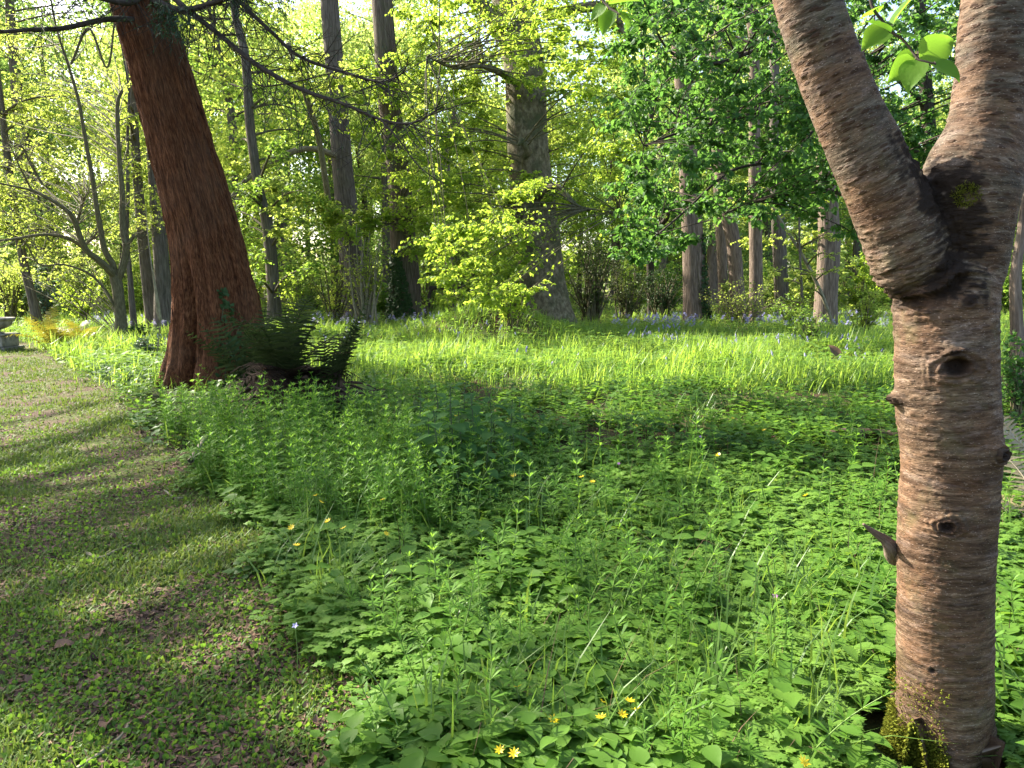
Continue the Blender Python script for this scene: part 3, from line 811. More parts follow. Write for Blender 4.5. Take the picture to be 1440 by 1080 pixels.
_, CV, CR = simple("pinkish_tree", "thick pinkish trunk lit on its left side beside the evergreen bushes", spec, 27.5, 'pink_bark', 14, px_points([(900, -40, 1040, 120, 1)], 17, 25, 30, 18), leaf='mid', size=.13, rad=.95, n=28, rough=.05, flute=.05)
simple("woodland_tree", "pinkish trunk bending right in the close trio of trunks", [(1040, 452, 26), (1037, 415, 21), (1031, 340, 20), (1022, 295, 20), (1012, 220, 18), (1005, 100, 16)], 31, 'pink_bark', 13, px_points([(985, 180, 1080, 330, .5)], 8, 29, 33, 15), leaf='mid', size=.13, rad=.8)
simple("woodland_tree", "thinner trunk on the left of the close trio of trunks", [(1019, 450, 18), (1017, 400, 14), (1012, 300, 14), (1006, 200, 12), (1000, 100, 11)], 34, 'pink_bark', 13)
simple("woodland_tree", "straight lit trunk on the right of the close trio of trunks", [(1065, 460, 22), (1063, 455, 20), (1063, 380, 18), (1062, 282, 18), (1061, 180, 16), (1060, 60, 14)], 28, 'pink_bark', 13, px_points([(1030, 250, 1100, 380, .5)], 8, 26, 30, 15), leaf='lime_y', size=.115, rad=.7)
simple("woodland_tree", "dim trunk standing alone behind the curved bare stem", [(1101, 450, 24), (1100, 430, 20), (1096, 345, 19), (1093, 270, 18), (1090, 150, 16)], 33, 'grey', 13)
simple("woodland_tree", "thick pale barked trunk nearest the cherry on its left", [(1160, 472, 34), (1162, 410, 30), (1166, 340, 30), (1162, 240, 26), (1158, 150, 24), (1155, 60, 22)], 24, 'pink_bark', 13, px_points([(1120, 150, 1220, 330, .5)], 8, 22, 26, 15), leaf='lime_y', size=.115, rad=.7, n=26, flute=.04)
simple("sapling", "bare curved stem arching beside the pale barked trunk", [(1174, 470, 5), (1157, 417, 5), (1130, 362, 4.5), (1102, 317, 4), (1085, 285, 3)], 22.5, 'limb', 4.6, px_points([(1080, 300, 1180, 420, 1)], 11, 21, 23, 13), leaf='lime_y', size=.07, rad=.4, nt=6)
simple("sapling", "upright thin sapling among the brush left of the pale barked trunk", [(1130, 462, 4), (1127, 400, 3.5), (1124, 330, 3), (1126, 270, 2)], 22, 'grey', 5, px_points([(1105, 330, 1150, 440, 1)], 10, 21, 23, 13), leaf='lime_y', size=.07, rad=.4, nt=6)
simple("dead_tree", "brown dead trunk with bare twigs just right of the cherry", [(1432, 520, 24), (1430, 460, 17), (1428, 390, 15), (1436, 330, 12), (1446, 250, 10)], 9.5, 'pink_bark', 4.2)
# ------------------------------------------------------------------ the cherry in the foreground
CB = G(1330, 1108)                                   # foot of the trunk
CY = CB[1] + .17
def cpx(spec):
    pts = np.array([P(x, y, CY) for x, y, _ in spec]); rad = np.array([q * .5 * mpp(x, y, CY) for x, y, q in spec])
    return pts, rad * .835
tkP, tkR = cpx([(1328, 1160, 196), (1327, 1085, 160), (1328, 1000, 142), (1328, 900, 144), (1329, 800, 147), (1334, 700, 148), (1336, 640, 152), (1331, 560, 158), (1331, 480, 156), (1330, 430, 158), (1336, 390, 150), (1350, 350, 120)])
lfP, lfR = cpx([(1300, 405, 76), (1290, 378, 128), (1277, 345, 134), (1250, 280, 126), (1208, 195, 114), (1168, 100, 106), (1135, 0, 103), (1106, -110, 96), (1070, -260, 78), (1010, -420, 60)])
rtP, rtR = cpx([(1345, 430, 110), (1352, 380, 130), (1357, 320, 146), (1362, 262, 158), (1371, 225, 146), (1386, 182, 122), (1396, 100, 114), (1404, 0, 114), (1415, -110, 96), (1440, -260, 80), (1490, -400, 62)])
raw = MB()
for a, b in ((tkP, tkR), (lfP, lfR), (rtP, rtR)):
    q, qr = resample(a, b, .04)
    tube(raw, q, qr, 40)
    # close the lower end
    raw.add(np.vstack([q[:1], q[0] + qr[0] * np.stack([np.cos(np.arange(8) / 8 * 6.283), np.sin(np.arange(8) / 8 * 6.283), np.zeros(8)], 1)]), np.array([[0, 1 + (i + 1) % 8, 1 + i] for i in range(8)]))
tmp = raw.build("raw", M['beech'])
def welded(o):
    import bmesh
    bm = bmesh.new(); bm.from_mesh(o.data)
    bmesh.ops.remove_doubles(bm, verts=bm.verts, dist=1e-5)
    bmesh.ops.holes_fill(bm, edges=[e for e in bm.edges if e.is_boundary])
    bm.to_mesh(o.data); bm.free()
welded(tmp)
md = tmp.modifiers.new("r", 'REMESH'); md.mode = 'VOXEL'; md.voxel_size = .0048; md.use_smooth_shade = True
sm = tmp.modifiers.new("s", 'SMOOTH'); sm.factor = .5; sm.iterations = 14
dg = bpy.context.evaluated_depsgraph_get()
me = bpy.data.meshes.new_from_object(tmp.evaluated_get(dg))
bpy.data.objects.remove(tmp)
nv = len(me.vertices)
V = np.empty(nv * 3, np.float32); me.vertices.foreach_get("co", V); V = V.reshape(-1, 3).astype(float)
N = np.empty(nv * 3, np.float32); me.vertex_normals.foreach_get("vector", N); N = N.reshape(-1, 3).astype(float)
# coordinates along and across each limb
best = np.full(nv, 1e9); BC = np.zeros((nv, 3)); LID = np.zeros(nv, int)
for li, (a, b) in enumerate(((tkP, tkR), (lfP, lfR), (rtP, rtR))):
    q, qr = resample(a, b, .04)
    S = np.concatenate([[0], np.cumsum(np.linalg.norm(np.diff(q, axis=0), axis=1))])
    T = unit(np.gradient(q, axis=0))
    for s0 in range(0, nv, 20000):
        v = V[s0:s0 + 20000]
        d2 = ((v[:, None, :] - q[None]) ** 2).sum(-1)
        k = d2.argmin(1); dist = np.sqrt(d2[np.arange(len(v)), k]) / qr[k]
        t = T[k]; dv = v - q[k]; al = (dv * t).sum(1)
        ux = unit(np.cross(np.array([0, 1, 0.]), t)); uy = np.cross(t, ux)
        bc = np.stack([(dv * ux).sum(1), (dv * uy).sum(1), S[k] + al + li * 3.7], -1)
        win = dist < best[s0:s0 + 20000]
        best[s0:s0 + 20000] = np.where(win, dist, best[s0:s0 + 20000])
        BC[s0:s0 + 20000][win] = bc[win]; LID[s0:s0 + 20000][win] = li
DISP = np.zeros(nv); STAIN_SHADE = np.zeros(nv); KNOT = np.zeros(nv)
# peeling horizontal bark: bands of raised, ragged lenticels
w1 = fbm(np.stack([BC[:, 0] * 9, BC[:, 1] * 9, BC[:, 2] * 75], -1), 21, 4)
w2 = fbm(np.stack([BC[:, 0] * 26, BC[:, 1] * 26, BC[:, 2] * 150], -1), 31, 3)
w3 = fbm(V * 7, 41, 3)
grain = fbm(V * 120, 51, 2); w3b = fbm(V * 28, 43, 3)
low = np.clip((1.75 - V[:, 2]) / .5, .35, 1)
DISP += low * (.0016 * np.clip(w1 - .05, 0, 1) / .4 + .0020 * np.clip(w2 - .08, 0, 1) / .4) + .006 * w3 + .0010 * grain
# lens-shaped lenticels
lent = np.zeros(nv)
cnt = 620
pick = rng.choice(nv, cnt, replace=False)
for k in pick:
    hl, hh = rng.uniform(.008, .024), rng.uniform(.0025, .0045)
    dz = BC[:, 2] - BC[k, 2]
    m = (np.abs(dz) < .02) & (LID == LID[k])
    idx = np.nonzero(m)[0]
    dx = np.linalg.norm(BC[idx, :2] - BC[k, :2], axis=1)
    e = (dx / hl) ** 2 + (dz[idx] / hh) ** 2
    lent[idx] = np.maximum(lent[idx], np.exp(-e))
DISP += .004 * lent
def on_front(px, py):
    v = np.array([0, 0, CAM_H]); d = unit(ray(px, py))
    r = V - v; tt = r @ d; off = np.linalg.norm(r - tt[:, None] * d, axis=1)
    c = np.where(off < .02, tt, 1e9); k = int(c.argmin())
    return V[k]
# knots and branch scars
for (px, py, r, bump, pit) in [(1357, 521, .060, .030, .070), (1333, 748, .038, .030, .034), (1308, 951, .016, .008, .016), (1253, 562, .026, .030, .0), (1414, 640, .034, .030, .012), (1350, 500, .02, .016, 0), (1277, 686, .006, 0, .006), (1372, 420, .03, .01, .0)]:
    c = on_front(px, py)
    d = np.linalg.norm((V - c) * np.array([.85, 1, 1.15]), axis=1) * (1 + .30 * w3b + .22 * w2)
    ringn = 1 + .35 * np.sin(d / r * 14 + w3 * 4)
    DISP += bump * np.exp(-(d / r) ** 2) * ringn - pit * np.exp(-(d / (r * .48)) ** 2)
    KNOT = np.maximum(KNOT, np.exp(-(d / (r * .62)) ** 4))
# the left limb overhangs in a lip where it joins the trunk
lip = np.array([P(x, y, CY - .12) for x, y in [(1240, 398), (1262, 412), (1295, 418), (1325, 408), (1345, 385)]])
lp, _ = resample(lip, np.ones(5), .01)
dl = np.abs(np.sqrt(((V[:, None, [0, 2]] - lp[None][:, :, [0, 2]]) ** 2).sum(-1)).min(1) + .012 * w3b)
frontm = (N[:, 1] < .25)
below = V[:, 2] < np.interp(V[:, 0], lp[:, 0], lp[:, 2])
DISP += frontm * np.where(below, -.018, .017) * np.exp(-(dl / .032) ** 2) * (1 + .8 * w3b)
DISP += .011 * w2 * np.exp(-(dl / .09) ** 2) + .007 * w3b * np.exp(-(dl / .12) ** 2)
STAIN_SHADE = np.maximum(STAIN_SHADE, frontm * np.exp(-(np.maximum(dl - .004, 0) / .034) ** 2) * (.95 + .9 * w2) * np.where(below, 1, .5))  # dark collar band, with the shade under the overhang painted into the colour
# dark damp bark running down from the fork
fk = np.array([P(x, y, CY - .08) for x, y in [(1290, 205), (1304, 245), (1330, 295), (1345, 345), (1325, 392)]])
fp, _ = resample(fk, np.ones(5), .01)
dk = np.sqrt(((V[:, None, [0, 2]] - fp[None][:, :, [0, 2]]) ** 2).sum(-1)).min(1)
STAIN_SHADE = np.maximum(STAIN_SHADE, np.clip((1.35 - dk / .062 + 1.1 * w2 + 1.3 * w3b) * 1.8, 0, 1))
DISP += np.exp(-(dk / .045) ** 2) * (.016 * fbm(V * 38, 61, 3) - .008)
# root flare
DISP += .03 * np.exp(-V[:, 2] / .10) * np.cos(np.arctan2(BC[:, 1], BC[:, 0]) * 4 + .8)
V2 = V + N * DISP[:, None]
me.vertices.foreach_set("co", V2.astype(np.float32).ravel())
for nm, arr in (("stain_shade", STAIN_SHADE), ("knot", KNOT), ("ridge", np.clip(np.maximum(lent, np.maximum(np.clip(w2 * 1.6, 0, 1), np.clip(w1 * 1.3, 0, 1)) * low), 0, 1)), ("height", np.clip((V[:, 2] - .9) / 1.2, 0, 1))):
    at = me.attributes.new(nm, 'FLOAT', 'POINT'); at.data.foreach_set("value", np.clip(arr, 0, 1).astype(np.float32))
at = me.attributes.new("bco", 'FLOAT_VECTOR', 'POINT'); at.data.foreach_set("vector", BC.astype(np.float32).ravel())
def cherrymat():
    m, ns, lk = newmat("cherry_bark")
    def att(n):
        a = ns.new("ShaderNodeAttribute"); a.attribute_name = n; return a
    b = att("bco")
    def noise(sc, det=6, rgh=.6):
        mp = ns.new("ShaderNodeMapping"); mp.inputs["Scale"].default_value = sc; lk.new(b.outputs["Vector"], mp.inputs["Vector"])
        n = ns.new("ShaderNodeTexNoise"); n.inputs["Scale"].default_value = 1; n.inputs["Detail"].default_value = det; n.inputs["Roughness"].default_value = rgh
        lk.new(mp.outputs[0], n.inputs["Vector"]); return n.outputs["Fac"]
    def mix(f, c1, c2, mode='MIX'):
        x = ns.new("ShaderNodeMixRGB"); x.blend_type = mode
        for k, s in ((0, f), (1, c1), (2, c2)):
            if isinstance(s, (float, int)): x.inputs[k].default_value = s
            elif isinstance(s, tuple): x.inputs[k].default_value = (*s, 1)
            else: lk.new(s, x.inputs[k])
        return x.outputs[0]
    band = noise((11, 11, 85)); big = noise((6, 6, 9), 5); fine = noise((60, 60, 260), 4, .7)
    r = ramp(ns, [(.30, (.03, .018, .011)), (.45, (.10, .062, .037)), (.60, (.20, .132, .082)), (.76, (.38, .29, .205))]); lk.new(band, r.inputs[0])
    low = r.outputs[0]
    r2 = ramp(ns, [(.32, (.04, .031, .021)), (.46, (.11, .09, .063)), (.62, (.19, .158, .118)), (.78, (.33, .29, .245))]); lk.new(band, r2.inputs[0])
    col = mix(att("height").outputs["Fac"], low, r2.outputs[0])
    rb = ramp(ns, [(.45, (0, 0, 0)), (.62, (.6, .6, .6))]); lk.new(big, rb.inputs[0])
    col = mix(rb.outputs[0], col, (.20, .105, .055))
    sv_ = noise((8, 8, 26), 5); rs = ramp(ns, [(.53, (0, 0, 0)), (.68, (.5, .5, .5))]); lk.new(sv_, rs.inputs[0])
    col = mix(rs.outputs[0], col, (.25, .19, .165))
    db = noise((5, 5, 34), 5, .7); rd_ = ramp(ns, [(.36, (.34, .30, .28)), (.56, (1, 1, 1))]); lk.new(db, rd_.inputs[0])
    col = mix(.9, col, rd_.outputs[0], 'MULTIPLY')
    rf = ramp(ns, [(.35, (.5, .5, .5)), (.65, (1.15, 1.15, 1.15))]); lk.new(fine, rf.inputs[0])
    col = mix(.8, col, rf.outputs[0], 'MULTIPLY')
    rg = ns.new("ShaderNodeMath"); rg.operation = 'MULTIPLY'; rg.inputs[1].default_value = .6; lk.new(att("ridge").outputs["Fac"], rg.inputs[0])
    col = mix(rg.outputs[0], col, (.10, .058, .034))
    def dashes(sc, lo, hi, top):
        mp = ns.new("ShaderNodeMapping"); mp.inputs["Scale"].default_value = sc; lk.new(b.outputs["Vector"], mp.inputs["Vector"])
        vo = ns.new("ShaderNodeTexVoronoi"); vo.inputs["Scale"].default_value = 1; lk.new(mp.outputs[0], vo.inputs["Vector"])
        rr_ = ramp(ns, [(lo, (top, top, top)), (hi, (0, 0, 0))]); lk.new(vo.outputs["Distance"], rr_.inputs[0]); return rr_.outputs[0]
    dash = dashes((20, 20, 58), .24, .34, .95); dash2 = dashes((55, 55, 170), .16, .34, .7)
    fl = dashes((70, 70, 210), .10, .20, .8)
    col = mix(dash2, col, (.075, .045, .028)); hm = ns.new("ShaderNodeMath"); hm.operation = 'MULTIPLY_ADD'; hm.inputs[1].default_value = .65; hm.inputs[2].default_value = .35; lk.new(att("height").outputs["Fac"], hm.inputs[0])
    dm = ns.new("ShaderNodeMath"); dm.operation = 'MULTIPLY'; lk.new(dash, dm.inputs[0]); lk.new(hm.outputs[0], dm.inputs[1]); dash = dm.outputs[0]
    col = mix(dash, col, (.050, .028, .017))
    fm = ns.new("ShaderNodeMath"); fm.operation = 'MULTIPLY'; lk.new(fl, fm.inputs[0]); lk.new(band, fm.inputs[1])
    col = mix(fm.outputs[0], col, (.55, .43, .34))
    # greenish algae
    al = noise((9, 9, 7), 5); ra = ramp(ns, [(.55, (0, 0, 0)), (.72, (.4, .4, .4))]); lk.new(al, ra.inputs[0])
    col = mix(ra.outputs[0], col, (.11, .105, .045))
    col = mix(att("stain_shade").outputs["Fac"], col, (.020, .013, .009))  # damp bark at the fork, painted shade below the lip
    col = mix(att("knot").outputs["Fac"], col, (.024, .015, .011))
    p = ns.new("ShaderNodeBsdfPrincipled"); p.inputs["Roughness"].default_value = .75; p.inputs["Specular IOR Level"].default_value = .12
    lk.new(col, p.inputs["Base Color"])
    ad = ns.new("ShaderNodeMath"); ad.operation = 'MULTIPLY_ADD'; ad.inputs[1].default_value = .5
    lk.new(fine, ad.inputs[0]); lk.new(band, ad.inputs[2])
    bp = ns.new("ShaderNodeBump"); bp.inputs["Strength"].default_value = .6; bp.inputs["Distance"].default_value = .006
    a2 = ns.new("ShaderNodeMath"); a2.operation = 'MULTIPLY_ADD'; a2.inputs[1].default_value = .8; lk.new(dash, a2.inputs[0]); lk.new(ad.outputs[0], a2.inputs[2])
    a3 = ns.new("ShaderNodeMath"); a3.operation = 'MULTIPLY_ADD'; a3.inputs[1].default_value = .45; lk.new(dash2, a3.inputs[0]); lk.new(a2.outputs[0], a3.inputs[2])
    lk.new(a3.outputs[0], bp.inputs["Height"]); lk.new(bp.outputs[0], p.inputs["Normal"])
    o = ns.new("ShaderNodeOutputMaterial"); lk.new(p.outputs[0], o.inputs[0]); return m
M['cherry_bark'] = cherrymat()
cher = thing("cherry_tree", [tkP[1][0], CY, 0], "big forked cherry with banded reddish bark, knots and moss at its foot", "tree")
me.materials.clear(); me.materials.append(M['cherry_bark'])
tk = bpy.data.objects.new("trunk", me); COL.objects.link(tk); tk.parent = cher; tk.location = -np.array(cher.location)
# broken spur on the left side
a = on_front(1262, 770) + np.array([.01, .10, -.02])
spur = [a + np.array([.03, .02, -.05]), P(1254, 770, a[1] - .03), P(1243, 758, a[1] - .04), P(1228, 748, a[1] - .05), P(1214, 737, a[1] - .06)]
mb = MB(); tube(mb, spur, [.040, .026, .016, .010, .004], 14, .008, rough=.22, seed=4, rfreq=8)
mb.build("broken_spur", M['pink_bark'], cher)
# moss cushion at the foot
mk = np.nonzero((V2[:, 2] < .30) & (V2[:, 2] > -.05) & (N[:, 1] < .5) & (V2[:, 0] < CB[0] + .02))[0]
wgt = np.clip(1.9 - (V2[mk, 2] + .06 * w3b[mk]) / .15 - np.clip((V2[mk, 0] - (CB[0] - .16)) / .13, 0, 1), 0, 1) + .01
NM = 26000; pk = rng.choice(mk, NM, p=wgt / wgt.sum())
mb = MB()
dd = unit(N[pk] + rdir(NM) * .8 + np.array([0, 0, .3]))
put(mb, L_KITE, V2[pk] + N[pk] * (.018 * rng.random((NM, 1)) + .008 * w3b[pk, None]) + rdir(NM) * .004, frames(dd, rdir(NM)), rng.uniform(.005, .013, NM))
mk2 = np.nonzero(np.linalg.norm(V2 - on_front(1362, 265), axis=1) < .035)[0]
pk = rng.choice(mk2, 500)
put(mb, L_NARROW, V2[pk], frames(unit(N[pk] + rdir(500) * .8), rdir(500)), rng.uniform(.006, .014, 500))
mb.build("moss", M['moss'], cher, smooth=False)
# leafy shoots hanging into the top of the frame
mw, ml = MB(), MB()
def shoot(pix, Y0, Y1, leafpix, r=.004):
    k = len(pix)
    pts = np.array([P(x, y, Y0 + (Y1 - Y0) * i / (k - 1)) for i, (x, y) in enumerate(pix)])
    tube(mw, pts, np.linspace(r, r * .5, k), 7, .02, rough=.15, seed=3)
    for (x0, y0, x1, y1) in leafpix:
        t = rng.uniform(0, 1); Yd = Y0 + (Y1 - Y0) * t
        a, b = P(x0, y0, Yd), P(x1, y1, Yd - rng.uniform(-.02, .05))
        put(ml, L_BIG, [a], frames(unit([b - a]), unit([[rng.normal() * .5, -.55 + rng.normal() * .35, .6]])), np.linalg.norm(b - a) * 1.05)
        kn = int(np.argmin(np.linalg.norm(pts - a, axis=1)))
        tube(mw, np.array([pts[kn], (pts[kn] + a) / 2 + [0, 0, .004], a]), [.0012, .001, .0009], 4)
shoot([(1225, -90), (1222, -30), (1226, 8), (1240, 28), (1252, 44), (1270, 56), (1284, 74), (1291, 84), (1316, 90)], 1.9, 1.75,
      [(1256, 34, 1284, -16), (1247, 40, 1216, 62), (1253, 46, 1224, 24), (1262, 48, 1292, 50), (1286, 82, 1252, 112), (1290, 84, 1276, 122), (1293, 84, 1344, 50), (1312, 88, 1352, 106), (1284, 76, 1258, 88), (1234, 20, 1206, 18)])
shoot([(850, -90), (838, -30), (848, 2), (858, 12), (872, 20)], 1.9, 1.8, [(852, 6, 830, 26), (860, 14, 846, 44), (868, 18, 902, 24), (858, 8, 898, -8), (850, 0, 828, -14), (870, 16, 886, 34)])
for q in [bend(lfP[-2], P(1225, -90, 1.9), .1, 6), bend(lfP[-1], P(850, -90, 1.9), .15, 8)]:
    tube(mw, q, np.linspace(.02, .004, len(q)), 6, .05)
mw.build("leafy_shoot", M['twig'], cher)
ml.build("leaves", M['cherry'], cher)

# ------------------------------------------------------------------ ivy on trunks
def ivy(name, label, tp, tr, z0, z1, ang0, ang1, n, size, seed=0):
    mb = MB()
    z = z0 + (z1 - z0) * rng.random(n) ** 1.7
    k = np.array([int(np.argmin(np.abs(tp[:, 2] - a))) for a in z])
    wid = (1 - ((z - z0) / (z1 - z0)) * .75)
    an = (ang0 + ang1) / 2 + (rng.random(n) - .5) * (ang1 - ang0) * wid
    o = np.stack([np.cos(an), np.sin(an), np.zeros(n)], -1)
    pos = tp[k] + o * (tr[k] * 1.06 + rng.random(n) * .10 * (1.2 - (z - z0) / (z1 - z0)))[:, None]; pos[:, 2] = z
    put(mb, L_LOB, pos, frames(unit(rdir(n) * .6 + np.array([0, 0, -.8]) + o * .2), unit(o + rdir(n) * .5)), size * rng.uniform(.6, 1.3, n))
    c = np.array([tp[0][0], tp[0][1], 0])
    root = thing("ivy", c, label, "ivy")
    mb.build("leaves", M['ivy'], root, smooth=False)
    ms = MB()
    for _ in range(7):
        a = rng.uniform(ang0, ang1); hh = rng.uniform(.4, .95) * (z1 - z0)
        kk = [int(np.argmin(np.abs(tp[:, 2] - zz))) for zz in np.linspace(z0, z0 + hh, 8)]
        pts = np.array([tp[q_] + (tr[q_] * 1.05) * np.array([math.cos(a + .15 * math.sin(i)), math.sin(a + .15 * math.sin(i)), 0]) for i, q_ in enumerate(kk)])
        tube(ms, pts, np.linspace(.018, .006, 8), 5)
    ms.build("stems", M['grey_twig'], root)
ivy("ivy", "dark glossy ivy climbing the foot of the tall furrowed trunk", IV, IR, 0, 2.6, math.pi * .85, math.pi * 1.75, 1500, .11)
ivy("ivy", "ivy growing sparsely up the shaded side of the pinkish trunk", CV, CR, 0, 3.2, -math.pi * .45, math.pi * .05, 500, .10)
ivy("ivy", "sprig of dark ivy on the lower right of the leaning red trunk", RQ, RR_ * .98, 0, 1.45, -math.pi * .46, -math.pi * .2, 150, .075)

# ------------------------------------------------------------------ ferns
def frond_mb(mb, L_=.9, wid=.2, npair=24, droop=.6, lobes=True):
    """one frond from the origin, rising along +Y/+Z and arching over"""
    t = np.linspace(0, 1, 14)
    path = np.stack([np.zeros(14), t * L_ * (.35 + .5 * droop * t), L_ * (t * .95 - droop * .75 * t ** 2.2)], -1)
    tube(mb, path, np.linspace(.007, .0015, 14) * L_, 5)
    tg = unit(np.gradient(path, axis=0))
    for k in range(npair):
        u = .14 + .86 * k / npair
        i = min(int(u * 13), 12); f = u * 13 - i
        b = path[i] * (1 - f) + path[i + 1] * f; tt = tg[i]
        ln = wid * (math.sin(math.pi * min(1, .12 + u * .9)) ** .7) * rng.uniform(.78, 1.12)
        for s in (1, -1):
            x = np.array([s, 0, 0.]); d = unit(x + tt * .32 + rng.normal(size=3) * .11); nrm = unit(np.cross(x * s, tt))
            side = np.cross(nrm, d)
            pts, fc = [], []
            m = 5
            for j in range(m + 1):
                v = j / m; ww = .075 * ln * (1 - v) ** .6 + .002
                c = b + d * ln * v - np.array([0, 0, .12 * ln * v * v])
                pts += [c - side * ww, c + side * ww]
            for j in range(m): fc.append([2 * j, 2 * j + 1, 2 * j + 3, 2 * j + 2])
            mb.add(pts, fc)
            if lobes:
                for j in range(1, m):
                    v = j / m; ww = .15 * ln * (1 - v) ** .6
                    c = b + d * ln * v - np.array([0, 0, .12 * ln * v * v])
                    for e in (1, -1):
                        tipp = c + side * e * ww + d * .05 * ln
                        mb.add([c - d * .06 * ln, tipp, c + d * .06 * ln], [[0, 1, 2] if e > 0 else [2, 1, 0]])
    return mb
FR = {}
for kind, mat in (('fern', 'fern'), ('gold', 'fern_gold'), ('dry', 'fern_dry'), ('dead', 'fern_dead')):
    FR[kind] = []
    for dv in ((.45, .7, .95) if kind != 'fern' else (.12, .22, .34, .46, .6)):
        o = frond_mb(MB(), 1.0, .19 if kind != 'dry' else .16, 16 if kind == 'fern' else 20, dv, kind != 'fern').build("frond", M[mat], None, smooth=False)
        FR[kind].append(o.data); bpy.data.objects.remove(o)
def fern(loc, label, kind, n, L0, L1, spread=None, tilt=(.0, .5), bias=None):
    loc = np.array(loc, float); loc[2] = float(hgt(loc[0], loc[1])) if loc[2] < .01 else loc[2]
    root = thing("fern", loc, label, "fern")
    for k in range(n):
        o = bpy.data.objects.new("frond", FR[kind][k % len(FR[kind])]); COL.objects.link(o); o.parent = root
        a = (k * 2.399 + rng.uniform(-.3, .3)) if spread is None else rng.uniform(*spread)
        s = rng.uniform(L0, L1)
        o.scale = (s, s, s)
        o.rotation_euler = (rng.uniform(-.45, .25) + (bias or 0), rng.uniform(-.25, .25), a)
        o.location = (rng.normal() * .05 * L1, rng.normal() * .05 * L1, .03)
    return root
fy = 8.9
fern([P(408, 560, fy)[0], fy, .38], "large dark fern on the old stump beside the leaning red trunk", 'fern', 19, .9, 1.5, bias=.14)
fern([P(418, 560, fy - .15)[0], fy - .15, .40], "dead brown fern fronds hanging over the old stump", 'dead', 40, .6, 1.0, bias=-.6)
fern([P(468, 560, fy - .1)[0], fy - .1, .3], "dark fern arching right over the edge of the old stump", 'fern', 9, .8, 1.3, spread=(-2.6, -.5), bias=.18)
fern([P(350, 560, 9.9)[0], 9.9, .05], "dark fern with tall fronds pressed up against the red trunk", 'fern', 8, 1.0, 1.4, bias=.25)
fern(G(235, 590), "low dark fern sprawling in the grass by the path edge", 'fern', 7, .4, .6, bias=-.25)
fern(G(75, 493), "golden orange fern with upright fronds left of the many-stemmed tree", 'gold', 11, .8, 1.25, bias=.2)
fern(G(118, 489), "yellow green fern between the golden one and the many-stemmed tree", 'gold', 9, .8, 1.15, bias=.15)
fern([P(1452, 760, 4.6)[0], 4.6, .05], "straw coloured dead fern behind the cherry trunk", 'dry', 9, .6, .95, bias=-.3)
fern([P(1478, 690, 5.6)[0], 5.6, .05], "dry fern with a frond spread beside the cherry knot", 'dry', 8, .7, 1.05, bias=-.25)
# the old stump under the ferns
c = np.array([P(415, 575, fy)[0], fy, 0]); 
mb = MB()
th, z = np.meshgrid(np.arange(72) / 72 * 2 * np.pi, np.linspace(-.1, .46, 30))
nz = fbm(np.stack([np.cos(th) * 2.5, np.sin(th) * 2.5, z * 3], -1).reshape(-1, 3), 77, 4).reshape(th.shape)
r = .50 * (1 - .35 * (z / .46) ** 2) * (1 + .5 * nz)
V = np.stack([c[0] + r * np.cos(th) * 1.15, c[1] + r * np.sin(th) * .8, z + .16 * nz * (z > .3)], -1)
i = np.arange(29)[:, None] * 72; j = np.arange(72)[None]; j2 = (j + 1) % 72
mb.add(V.reshape(-1, 3), np.stack([i + j, i + j2, i + 72 + j2, i + 72 + j], -1).reshape(-1, 4), 0, V.reshape(-1, 3))
top = np.vstack([V[-1], [[c[0], c[1], .32]]]); mb.add(top, np.array([[k, (k + 1) % 72, 72] for k in range(72)]), 0, top)
st = thing("tree_stump", c, "rotten dark stump with tangled roots under the ferns by the red trunk", "stump")
mb.build("stump_wood", M['rot'], st)
mb = MB()
for _ in range(46):
    a = rng.uniform(0, 6.28); b0 = c + np.array([math.cos(a) * .5, math.sin(a) * .38, rng.uniform(.05, .42)])
    e = c + np.array([math.cos(a + rng.normal() * .5) * rng.uniform(.6, 1.15), math.sin(a) * rng.uniform(.5, .85), rng.uniform(-.02, .35)])
    tube(mb, bend(b0, e, rng.uniform(-.1, .3), 7, .15), np.linspace(.022, .006, 7) * rng.uniform(.5, 1.4), 6, rough=.2)
mb.build("roots", M['rot'], st)

# ------------------------------------------------------------------ stone urn on its pedestal
ub = G(-3, 491); uy = ub[1]; u = mpp(0, 470, uy)
urn = thing("stone_urn", [ub[0], uy, 0], "weathered stone urn on a square pedestal at the far end of the path", "urn")
mb = MB()
def boxed(mb, x, y, z0, z1, h, bv=.012):
    prof = [(h - bv, z0), (h, z0 + bv), (h, z1 - bv), (h - bv, z1)]
    V = []
    for hh, z in prof:
        for k in range(4):
            sx, sy = [(-1, -1), (1, -1), (1, 1), (-1, 1)][k]; V.append([x + sx * hh, y + sy * hh, z])
    V = np.array(V); Fq = []
    for r_ in range(3):
        for k in range(4): Fq.append([r_ * 4 + k, r_ * 4 + (k + 1) % 4, r_ * 4 + 4 + (k + 1) % 4, r_ * 4 + 4 + k])
    Fq += [[12, 13, 14, 15]]
    mb.add(V, np.array(Fq), 0, V)
hb = 20.5 * u; pz = (491 - 469) * u
boxed(mb, ub[0], uy, -.05, .06, hb * 1.15); boxed(mb, ub[0], uy, .062, pz - .04, hb * .92); boxed(mb, ub[0], uy, pz - .038, pz, hb)
mb.build("pedestal", M['stone'], urn, smooth=False)
mb = MB()
prof = [(.45, 0), (.45, .05), (.25, .10), (.22, .18), (.3, .24), (.62, .34), (.85, .5), (.95, .70), (.98, .8), (1.12, .84), (1.15, .9), (1.1, .96), (.95, .96), (.85, .8), (.0, .75)]
bh = (469 - 446) * u; br = 21.5 * u
a = np.arange(48) / 48 * 2 * np.pi
